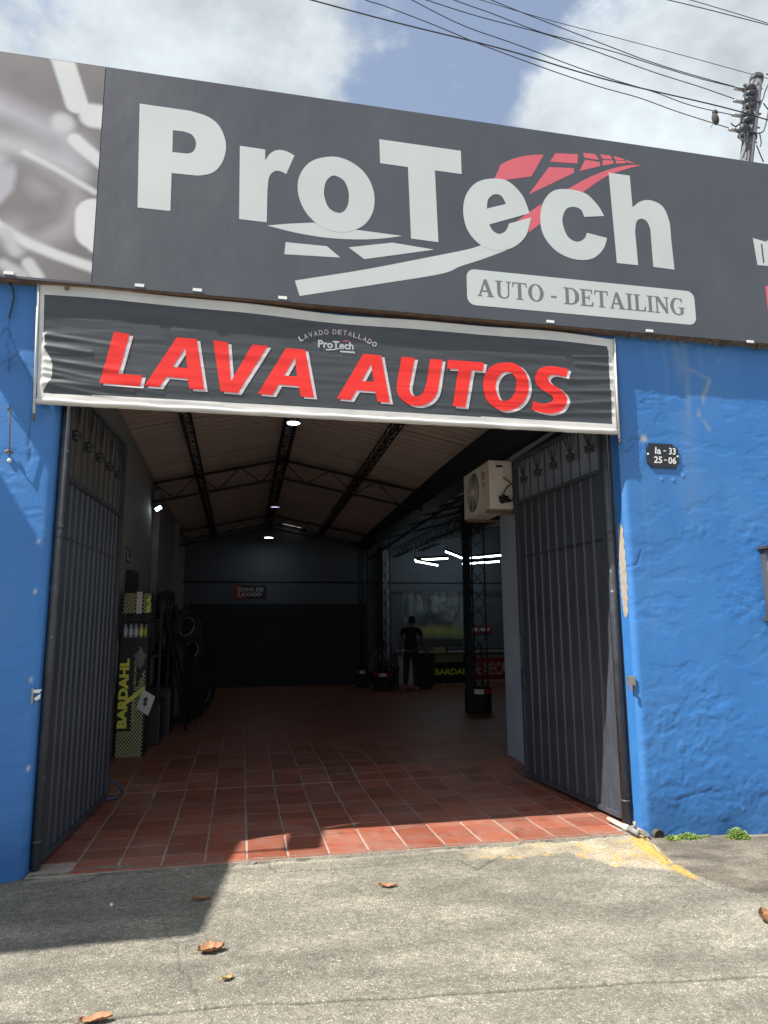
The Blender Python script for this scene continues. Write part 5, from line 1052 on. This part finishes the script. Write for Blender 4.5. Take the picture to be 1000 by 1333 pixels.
r_ = sheet_sign('printed_sheet', A_[4][0], A_[5][0] + .5, A_[5][1], A_[4][1], M['red_banner'], 11.9, 'red printed sheet with white capitals on the back railing'); O = Vector(r_.location)
hS = A_[4][1] - A_[5][1]
for s, x, w in (('DE', A_[4][0] + .08, .26), ('MECA', A_[4][0] + .42, .62)):
    o = text_obj('words', s, (x, 11.893, A_[5][1] + hS * .22), (1, 0, 0), (0, 0, 1), w, hS * .58, M['dim_text'], r_, .03); o.location = -O
W_ = [(5.956,1.499),(6.714,1.308),(6.397,1.681),(6.678,1.535)]
o = MB().box((W_[0][0], 13.06, W_[1][1]), (W_[1][0], 13.09, W_[0][1])).build('wall_notice', M['red_banner']); tag(o, 'small red and white notice on the back wall behind the lattice column', 'notice'); MB().box((W_[0][0] + .06, 13.05, W_[1][1] + .05), (W_[1][0] - .06, 13.058, W_[0][1] - .05)).build('white_field', M['dim_text'], o)
# columns
def lat_col(x, y, w, zt, label, drum, n=11):
    root = empty('lattice_column', (x, y, 0)); tag(root, label, 'column'); cs = [(-w / 2, -w / 3), (w / 2, -w / 3), (0.0, w / 2)]
    for (a, b_) in cs: rod('leg', (a, b_, .04), (a, b_, zt), .016, M['steel'], root)
    for i in range(n):
        z0 = .45 + (zt - .5) * i / n; z1 = .45 + (zt - .5) * (i + 1) / n
        for j in range(3):
            p, q_ = cs[j], cs[(j + 1) % 3]
            if i % 2: p, q_ = q_, p
            rod('brace', (p[0], p[1], z0), (q_[0], q_[1], z1), .008, M['steel'], root)
    if drum:
        d = empty('base_drum', (x, y, fz(y))); tag(d, drum, 'drum'); R_ = w * .78
        MB().lathe([(R_ * .97, 0), (R_, .02), (R_, .40), (R_ * .96, .42), (R_ * .6, .425)], n=28).build('drum_body', M['rubber'], d, True)
        MB().lathe([(R_ + .003, .325), (R_ + .003, .405)], n=40).build('red_tape', M['tape_red'], d)
        for a_c in (-105, 15, 135):
            q = MB(); arc_ = [R(a_c - 20 + 5 * k) for k in range(9)]
            for a0, a1 in zip(arc_, arc_[1:]): q.poly([((R_ + .006) * math.cos(a), (R_ + .006) * math.sin(a), z) for a, z in ((a0, .325), (a1, .325), (a1, .405), (a0, .405))])
            q.build('white_tape', M['tape_white'], d)
lat_col(4.08, 6.75, .30, 3.72, 'nearest black lattice column standing in a drum with red and white tape', 'black drum with red and white tape around the nearest column')
rod('steel_post', (3.86, 6.55, .04), (3.86, 6.55, 3.7), .055, M['steel_blue'], None, True); tag(bpy.data.objects['steel_post'], 'dark square steel post beside the nearest lattice column', 'post')
lat_col(3.3, 11.2, .30, 3.6, 'black lattice column at the back, left of the standing person', 'dark drum with red and white tape left of the standing person', 9)
lat_col(3.0, 12.3, .22, 3.6, 'farthest lattice column against the black curtain', 'small dark drum with tape before the black curtain', 8)
for i, (x, y_, r0, m_, lb) in enumerate(((3.45, 12.2, .045, M['steel'], 'thin dark pole behind the back drums'), (3.72, 12.85, .10, M['wall_grey'], 'pale vertical pilaster left of the poster'), (3.62, 12.4, .03, M['galv'], 'thin pale pipe beside the pilaster'))):
    o = rod('wall_post', (x, y_, .03), (x, y_, 3.5), r0, m_, None, True); tag(o, lb, 'post')
# cabinet next to the person
t_ = empty('tool_cabinet', (4.33, 11.4, .03)); tag(t_, 'black waist-high cabinet right of the standing person', 'cabinet')
bevel(MB().box((-.2, -.18, .04), (.2, .2, .80)).build('body', M['black'], t_), .01); MB().box((-.22, -.20, .802), (.22, .22, .83)).build('worktop', M['steel'], t_)
for z in (.1, .33, .56): MB().box((-.18, -.196, z), (.18, -.182, z + .2)).build('drawer', M['rubber'], t_)
t_ = empty('workbench', (3.55, 11.7, .03)); tag(t_, 'low dark bench behind the standing person', 'bench')
MB().box((-.35, -.2, .5), (.2, .2, .54)).build('bench_top', M['steel'], t_)
for (a, b_) in ((-.32, -.17), (.17, -.17), (-.32, .17), (.17, .17)): rod('leg', (a, b_, 0), (a, b_, .5), .02, M['steel'], t_, True)

# ------------------------------------------------------------------ people
def skin_fig(name, J, E, m_, parent, sub=2):
    me = bpy.data.meshes.new(name); me.from_pydata([j[:3] for j in J], E, []); o = bpy.data.objects.new(name, me); COL.objects.link(o); me.materials.append(m_); o.parent = parent
    md = o.modifiers.new('skin', 'SKIN'); sv = me.skin_vertices[0].data if me.skin_vertices else None
    if sv is None:
        bm = bmesh.new(); bm.from_mesh(me); bm.verts.layers.skin.verify(); bm.to_mesh(me); bm.free(); sv = me.skin_vertices[0].data
    for k, j in enumerate(J): r_ = j[3]; sv[k].radius = (r_, j[4] if len(j) > 4 else r_)
    sv[0].use_root = True; md.use_smooth_shade = True
    s = o.modifiers.new('sub', 'SUBSURF'); s.levels = sub; s.render_levels = sub
    dg = bpy.context.evaluated_depsgraph_get(); dg.update(); nm = bpy.data.meshes.new_from_object(o.evaluated_get(dg)); o.modifiers.clear(); o.data = nm; nm.polygons.foreach_set('use_smooth', [True] * len(nm.polygons)); return o
def hand(parent, org, dirv, side, m_):
    d = Vector(dirv).normalized(); s = Vector(side).normalized(); up = d.cross(s); O = Vector(org)
    J = [(*(O), .024), (*(O + d * .05), .034, .018), (*(O + d * .085), .036, .016)]; E = [(0, 1), (1, 2)]
    skin_fig('palm', J, E, m_, parent, 1)
    for k, (off, L_) in enumerate(((-.030, .062), (-.010, .075), (.010, .070), (.028, .055))):
        a = O + d * .08 + s * off; b_ = a + d * L_ * .5 + up * .006; c_ = b_ + d * L_ * .4 + up * .018
        skin_fig('finger', [(*a, .009), (*b_, .008), (*c_, .007)], [(0, 1), (1, 2)], m_, parent, 1)
    a = O + d * .03 - s * .025; skin_fig('thumb', [(*a, .011), (*(a - s * .03 + d * .02), .010), (*(a - s * .04 + d * .05), .008)], [(0, 1), (1, 2)], m_, parent, 1)
def person(loc, rz, label, pose):
    root = empty('person', loc, rz); tag(root, label, 'person')
    if pose == 'stand':      # upright, head bowed, right arm reaching forward/aside
        J = [(0, 0, .93, .15, .11), (0, .0, 1.08, .145, .10), (0, -.01, 1.25, .165, .11), (0, -.03, 1.40, .15, .10), (0, -.06, 1.47, .06), (-.19, -.03, 1.40, .062), (-.30, -.05, 1.14, .045), (-.33, -.14, .92, .036), (.19, -.03, 1.40, .062), (.27, -.02, 1.13, .045), (.29, -.08, .90, .036)]
        E = [(0, 1), (1, 2), (2, 3), (3, 4), (3, 5), (5, 6), (6, 7), (3, 8), (8, 9), (9, 10)]
        body = skin_fig('body', [(0, 0, .93, .09, .07), (0, 0, 1.2, .09, .07), (0, -.03, 1.40, .10, .075), (0, -.07, 1.49, .055), (0, -.11, 1.56, .065), (-.18, -.03, 1.39, .05), (-.30, -.05, 1.13, .038), (-.33, -.14, .92, .027), (.18, -.03, 1.39, .05), (.27, -.02, 1.12, .038), (.29, -.08, .90, .027), (-.10, 0, .90, .085), (-.11, 0, .5, .06), (-.12, .02, .10, .042), (.10, 0, .90, .085), (.12, -.02, .5, .06), (.14, 0, .10, .042)],
            [(0, 1), (1, 2), (2, 3), (3, 4), (2, 5), (5, 6), (6, 7), (2, 8), (8, 9), (9, 10), (0, 11), (11, 12), (12, 13), (0, 14), (14, 15), (15, 16)], M['skin'], root)
        skin_fig('shirt', [(0, 0, .86, .17, .13), (0, 0, 1.08, .155, .12), (0, -.01, 1.27, .17, .12), (0, -.03, 1.40, .14, .105), (-.19, -.03, 1.39, .066), (-.255, -.04, 1.24, .052), (.19, -.03, 1.39, .066), (.245, -.03, 1.24, .052)], [(0, 1), (1, 2), (2, 3), (3, 4), (4, 5), (3, 6), (6, 7)], M['shirt'], root)
        skin_fig('trousers', [(0, 0, .97, .15, .115), (-.10, 0, .84, .10), (-.11, 0, .5, .078), (-.12, .02, .10, .062), (.10, 0, .84, .10), (.12, -.02, .5, .078), (.14, 0, .10, .062)], [(0, 1), (1, 2), (2, 3), (0, 4), (4, 5), (5, 6)], M['jeans'], root)
        hc = (0, -.13, 1.60); hands = (((-.33, -.14, .92), (-.05, -.3, -1), (1, 0, 0)), ((.29, -.08, .90), (.05, -.2, -1), (-1, 0, 0))); feet = ((-.12, 0), (.14, -.02))
    else:                    # crouching, working low down
        skin_fig('body', [(0, .05, .34, .13, .11), (0, -.02, .55, .13, .10), (0, -.12, .80, .12, .09), (0, -.18, .90, .055), (0, -.24, .97, .062), (-.18, -.14, .80, .05), (-.24, -.36, .66, .038), (-.16, -.55, .55, .028), (.18, -.14, .80, .05), (.24, -.34, .62, .038), (.15, -.52, .50, .028), (-.11, .02, .33, .085), (-.17, -.34, .46, .062), (-.15, -.18, .09, .045), (.11, .02, .33, .085), (.17, -.32, .44, .062), (.15, -.16, .09, .045)],
            [(0, 1), (1, 2), (2, 3), (3, 4), (2, 5), (5, 6), (6, 7), (2, 8), (8, 9), (9, 10), (0, 11), (11, 12), (12, 13), (0, 14), (14, 15), (15, 16)], M['skin'], root)
        skin_fig('shirt', [(0, .05, .40, .15, .12), (0, -.02, .57, .15, .115), (0, -.12, .79, .14, .105), (-.18, -.14, .80, .07), (-.215, -.25, .73, .058), (.18, -.14, .80, .07), (.215, -.25, .71, .058)], [(0, 1), (1, 2), (2, 3), (3, 4), (2, 5), (5, 6)], M['wall_back'], root)
        skin_fig('trousers', [(0, .05, .34, .14, .12), (-.11, .02, .34, .10), (-.17, -.34, .47, .078), (-.15, -.18, .10, .062), (.11, .02, .34, .10), (.17, -.32, .45, .078), (.15, -.16, .10, .062)], [(0, 1), (1, 2), (2, 3), (0, 4), (4, 5), (5, 6)], M['jeans'], root)
        hc = (0, -.27, 1.02); hands = (((-.16, -.55, .55), (.1, -1, -.3), (0, 0, 1)), ((.15, -.52, .50), (-.1, -1, -.3), (0, 0, 1))); feet = ((-.15, -.2), (.15, -.18))
    q = bmesh.new(); bmesh.ops.create_uvsphere(q, u_segments=20, v_segments=14, radius=1)
    for v_ in q.verts:
        x, y_, z = v_.co; f = 1 - .22 * max(0, -z); v_.co = (x * .075 * f, y_ * .092 * (1 - .08 * max(0, -z)), z * .115)
        if y_ < -.8 and abs(x) < .3 and -.25 < z < .1: v_.co.y -= .022
        if y_ < -.7 and .1 < z < .3 and .2 < abs(x) < .5: v_.co.y += .006
    me = bpy.data.meshes.new('head'); q.to_mesh(me); q.free(); h = link('head', me, M['skin'], root, True); h.location = hc; h.rotation_euler = (R(28), 0, 0)
    hh2 = MB().lathe([(0, .124), (.05, .112), (.078, .075), (.084, .03), (.080, -.02), (.07, -.05)], (0, .012, 0), 'Z', 18).build('hair', M['hair'], root, True); hh2.location = hc; hh2.rotation_euler = (R(10), 0, 0); hh2.scale = (1, 1.16, 1)
    for sx_ in (-1, 1):
        e = MB().lathe([(0, -.012), (.018, -.008), (.022, .004), (0, .010)], (sx_ * .078, .0, -.01), 'X', 10).build('ear', M['skin'], root, True); e.location = hc
        e = MB().lathe([(0, -.088), (.008, -.085), (.009, -.078)], (sx_ * .03, 0, .0), 'Y', 8).build('eye', M['clip'], root, True); e.location = hc; e.rotation_euler = (R(28), 0, 0)
    mo = MB().box((-.022, -.083, -.058), (.022, -.078, -.050)).build('mouth', M['tape_red'], root); mo.location = hc; mo.rotation_euler = (R(28), 0, 0)
    for (o_, d_, s_) in hands: hand(root, o_, d_, s_, M['skin'])
    for (fx_, fy_) in feet:
        skin_fig('shoe', [(fx_, fy_ + .05, .045, .045, .04), (fx_, fy_ - .06, .045, .048, .035), (fx_, fy_ - .16, .038, .042, .028)], [(0, 1), (1, 2)], M['shoe'], root, 1)
    return root
person((3.95, 11.1, fz(11.1)), R(150), 'person in a black T-shirt and dark jeans standing with head bowed beside a cabinet', 'stand')
person((3.15, 11.75, fz(11.7)), R(60), 'person crouching in the dark beside the back drums', 'crouch')

# ------------------------------------------------------------------ leaves and weeds outside
def leaf(loc, L_, W_, rz, curl, m_, label, seed, wavy=.25):
    r_ = random.Random(seed); nx_, nt_ = 15, 7; q = MB()
    for i in range(nx_):
        t = i / (nx_ - 1); w = W_ * (math.sin(math.pi * t ** .8) ** .7 + .04) * (1 + wavy * r_.uniform(-1, 1))
        for j in range(nt_):
            s = j / (nt_ - 1) * 2 - 1; q.v.append(((t - .5) * L_, s * w / 2, curl * (s * s) * W_ + .25 * curl * L_ * ((t - .5) ** 2) * 4 * (1 if seed % 2 else .5) + .10 * W_ * math.sin(t * 8 + s * 3 + seed) * abs(s) + .004))
    for i in range(nx_ - 1):
        for j in range(nt_ - 1): q.f.append((i * nt_ + j, (i + 1) * nt_ + j, (i + 1) * nt_ + j + 1, i * nt_ + j + 1))
    q.tube([(-L_ * .5, 0, .006), (-L_ * .62, .01, .012), (-L_ * .72, .02, .004)], .0016, 5)
    o = q.build('dry_leaf', m_, None, True); o.location = (loc[0], loc[1], gz(*loc) + .004); o.rotation_euler = (r_.uniform(-.1, .1), r_.uniform(-.1, .1), rz); tag(o, label, 'leaf', 'dry leaves on the driveway')
LP = [(-0.105,-1.183),(-0.188,-0.566),(-0.021,-1.462),(0.918,-0.593),(2.844,-1.449),(-0.548,-1.674),(-0.689,-0.526),(0.596,-1.501)]
leaf(LP[0], .13, .07, .1, .35, M['leaf_dry'], 'largest curled brown dry leaf on the driveway, left of centre', 1)
leaf(LP[1], .115, .03, .2, .5, M['leaf_dry'], 'curled brown leaf at the edge of the shadow', 2)
leaf(LP[2], .055, .035, .6, .3, M['leaf_pale'], 'small pale yellow leaf below the largest brown leaf', 3)
leaf(LP[3], .115, .035, -.1, .25, M['leaf_dry'], 'flat brown leaf in the middle of the driveway near the tiles', 4)
leaf(LP[4], .10, .06, 1.2, .6, M['leaf_dry'], 'reddish dry leaf at the right edge of the driveway', 5)
leaf(LP[5], .13, .05, .0, .3, M['leaf_dry'], 'orange-brown leaf at the bottom left', 6)
for i, p in enumerate((LP[6],)):
    q = MB(); q.lathe([(0, 0), (.010, .003), (.009, .012), (0, .016)], (0, 0, 0), 'Z', 7); o = q.build('pebble', M['clip']); o.location = (p[0], p[1], gz(*p) - .001); tag(o, 'small white pebble in the shaded part of the driveway', 'pebble')
def weed(cx_, cy_, cz, n_, sx_, sy_, h, label, seed):
    r_ = random.Random(seed); q = MB()
    for k in range(n_):
        a = r_.uniform(0, 2 * math.pi); rad = r_.random() ** .6; bx_, by_ = sx_ * rad * math.cos(a), -abs(sy_ * rad * math.sin(a))
        z = h * (1 - rad ** 2) * r_.uniform(.2, 1); l = r_.uniform(.007, .017); th = r_.uniform(0, 6.28); ti = r_.uniform(-.3, 1.0)
        d = Vector((math.cos(th) * math.cos(ti), math.sin(th) * math.cos(ti), math.sin(ti))); s_ = d.cross(Vector((0, 0, 1))); s_ = (s_.normalized() if s_.length > .01 else Vector((1, 0, 0))) * l * .32; p = Vector((bx_, by_, z))
        q.poly([p, p + d * l * .5 + s_, p + d * l, p + d * l * .5 - s_])
        if k % 5 == 0: q.tube([(bx_ * .3, by_ * .3, 0), (bx_ * .7, by_ * .7, z * .6), (bx_, by_, z)], .0014, 4, False)
    o = q.build('weed', M['weed']); o.location = (cx_, cy_, cz); tag(o, label, 'weed', 'weeds at the foot of the right wall')
weed(3.76, -.06, -.13, 3600, .15, .10, .125, 'bushy green weed growing at the wall foot, right', 1)
weed(3.36, -.03, -.075, 1600, .14, .06, .045, 'low straggling green weed by the drain pipe', 2)
weed(3.21, -.05, -.06, 500, .06, .05, .03, 'tiny yellowish weed next to the drain pipe', 3)
weed(3.53, -.02, -.09, 300, .05, .04, .04, 'small green sprig between the two larger weeds', 4)
weed(4.25, -.03, -.15, 120, .12, .04, .02, 'thin dry sprig at the wall foot near the right edge', 5)

# ------------------------------------------------------------------ utility pole, wires and bird beyond the sign
PY = 9.0
up = empty('utility_pole', (9.35, PY, -.3)); tag(up, 'leaning grey concrete utility pole with insulators rising behind the sign at the right', 'utility pole'); UO = Vector((9.35, PY, -.3))
ptop = Vector((13.251, PY, 16.06)); pdir = (Vector((13.251, PY, 16.058)) - Vector((12.66, PY, 13.487))).normalized()
pbase = ptop - pdir * 16.8
q = MB(); q.tube([pbase, ptop], [.26, .155], 16); o = q.build('shaft', M['pole'], up, True); o.location = -UO
q = MB(); q.tube([ptop - pdir * .12, ptop + pdir * .03], .175, 16); o = q.build('cap_band', M['ceramic'], up, True); o.location = -UO
INS = [(12.937,15.561),(12.873,15.18),(12.781,14.752),(12.64,14.298)]
for (ix, iz) in INS:
    q = MB(); q.lathe([(0, -.17), (.10, -.16), (.17, -.08), (.08, -.03), (.08, .03), (.17, .08), (.10, .16), (0, .17)], (ix, PY - .05, iz), 'Z', 14); o = q.build('insulator', M['ceramic'], up, True); o.location = -UO
    q = MB(); q.tube([(ix - .14, PY - .05, iz + .2), (ix - .14, PY - .05, iz - .2), (ix + .4, PY, iz - .2)], .025, 6); q.tube([(ix - .14, PY - .05, iz + .2), (ix + .45, PY, iz + .2)], .025, 6); q.tube([(ix - .45, PY - .05, iz + .02), (ix - .1, PY - .05, iz + .02)], .045, 6); o = q.build('rack_bracket', M['galv'], up, True); o.location = -UO
for t0 in (.9, 1.9, 3.0):
    c_ = ptop - pdir * t0; q = MB(); q.tube([c_ - pdir * .03, c_ + pdir * .03], .18 + t0 * .008, 16); o = q.build('steel_band', M['ceramic'], up, True); o.location = -UO
def catm(P3, n_=8):
    out = []
    for i in range(len(P3) - 1):
        p0, p1, p2, p3 = P3[max(i - 1, 0)], P3[i], P3[i + 1], P3[min(i + 2, len(P3) - 1)]
        for k in range(n_):
            t = k / n_; out.append(.5 * ((2 * p1) + (p2 - p0) * t + (2 * p0 - 5 * p1 + 4 * p2 - p3) * t * t + (3 * p1 - p0 - 3 * p2 + p3) * t ** 3))
    return out + [P3[-1]]
WIRES = [
 ([(-1.66,16.091),(0.238,15.871),(2.966,15.573),(5.871,15.322),(8.54,14.958),(11.829,14.715),(13.436,14.511),(15.818,14.172)], .020, 'thick lowest-slung black cable running past the pole to the right edge'),
 ([(0.755,16.854),(2.407,16.31),(2.97,16.21),(4.21,15.918),(5.282,15.625),(6.177,15.42),(7.292,15.183),(8.54,14.958),(9.607,14.827),(10.691,14.602),(11.801,14.418),(12.616,14.294)], .014, 'wire to the lowest insulator, carrying the bird'),
 ([(2.034,17.087),(3.544,16.54),(4.898,16.05),(6.292,15.768),(7.931,15.404),(8.984,15.211),(10.063,15.058),(11.159,14.834),(12.71,14.741)], .014, 'wire to the third insulator from the top'),
 ([(2.596,16.862),(3.834,16.599),(5.304,16.368),(6.928,16.217),(7.758,16.083),(8.6,15.924),(10.107,15.629),(11.439,15.425),(12.801,15.168)], .014, 'wire to the second insulator from the top'),
 ([(2.977,17.246),(4.52,16.738),(5.71,16.491),(6.928,16.217),(7.866,16.125),(9.037,16.003),(10.123,15.835),(11.46,15.657),(12.889,15.553)], .014, 'wire to the top insulator, left strand'),
 ([(4.141,17.45),(5.625,16.961),(7.361,16.545),(9.048,16.164),(9.913,15.98),(11.019,15.81),(12.894,15.6)], .014, 'steeper wire meeting the top insulator'),
 ([(1.849,16.876),(4.422,16.718),(6.937,16.419),(10.147,16.136),(13.109,15.846),(16.016,15.618)], .010, 'thin straight wire passing in front of the pole top'),
 ([(7.003,17.855),(8.859,17.616),(11.395,17.486),(13.754,17.338),(16.233,17.208)], .014, 'upper wire of the close pair at the top right'),
 ([(7.01,18.017),(9.261,17.697),(11.397,17.51),(13.743,17.24),(16.192,16.906)], .012, 'lower wire of the close pair at the top right'),
 ([(10.098,18.435),(11.931,18.238),(13.837,18.083),(16.33,17.92)], .012, 'single wire crossing the top right corner')]
for i, (pts, r_, lb) in enumerate(WIRES):
    dy = (-.02, -.05, -.06, -.07, -.09, -.04, -.28, -.4, -.5, -.6)[i]
    if i == 0: dy = -.3
    q = MB(); q.tube(catm([Vector((a, PY + dy, b_)) for a, b_ in pts]), r_ * .82, 5); tag(q.build('overhead_wire', M['wire'], None, True), lb, 'wire', 'overhead wires to the utility pole')
JMP = [[(12.607,15.552),(12.671,15.493),(12.616,15.184),(12.699,15.083)], [(12.699,15.083),(12.746,14.861),(12.655,14.664),(12.466,14.634),(12.395,14.396),(12.241,14.237),(12.321,14.114),(12.513,14.188)], [(12.45,14.7),(12.424,14.446),(12.246,14.283),(12.115,14.353)], [(13.367,16.031),(13.541,15.872),(13.407,15.313),(13.209,14.59),(13.028,14.221),(12.652,14.187)], [(13.498,15.912),(13.256,15.451),(13.158,15.203),(12.869,14.697),(12.442,14.404)], [(12.602,14.157),(12.519,13.807),(12.449,13.573),(12.386,13.408)], [(12.503,14.097),(12.496,13.804),(12.519,13.583),(12.472,13.354)], [(13.172,15.113),(13.379,14.846),(13.594,14.65)], [(12.957,14.21),(12.974,13.941),(12.936,13.8)], [(12.823,13.829),(12.892,13.614),(12.981,13.358)]]
for pts in JMP:
    q = MB(); q.tube(catm([Vector((a, PY - .22, b_)) for a, b_ in pts], 5), .016, 5); o = q.build('jumper_wire', M['wire'], up, True); o.location = -UO
bx0, bz0 = [(11.809,14.424)][0]
bd = empty('bird', (bx0, 8.95, bz0)); tag(bd, 'small dark bird perched on the wire left of the pole', 'bird')
q = bmesh.new(); bmesh.ops.create_uvsphere(q, u_segments=14, v_segments=10, radius=.11)
for v_ in q.verts: v_.co = (v_.co.x * .8 - v_.co.z * .25, v_.co.y * .75, v_.co.z * 1.5 + .14)
me = bpy.data.meshes.new('body'); q.to_mesh(me); q.free(); link('body', me, M['bird'], bd, True)
MB().lathe([(0, -.07), (.05, -.05), (.07, 0), (.05, .05), (0, .07)], (.0, 0, .33), 'Z', 12).build('head', M['bird'], bd, True)
q = MB(); q.tube([(.06, 0, .33), (.13, 0, .32)], [.02, .003], 6); q.build('beak', M['ceramic'], bd)
q = MB(); q.poly([(-.04, -.03, .05), (-.04, .03, .05), (-.16, .04, -.14), (-.16, -.04, -.14)]); q.poly([(-.05, -.03, .04), (-.17, -.04, -.15), (-.17, .04, -.15), (-.05, .03, .04)]); q.build('tail', M['bird'], bd)
for s in (-1, 1): rod('leg', (0, s * .03, 0), (0, s * .03, -.02), .01, M['bird'], bd)
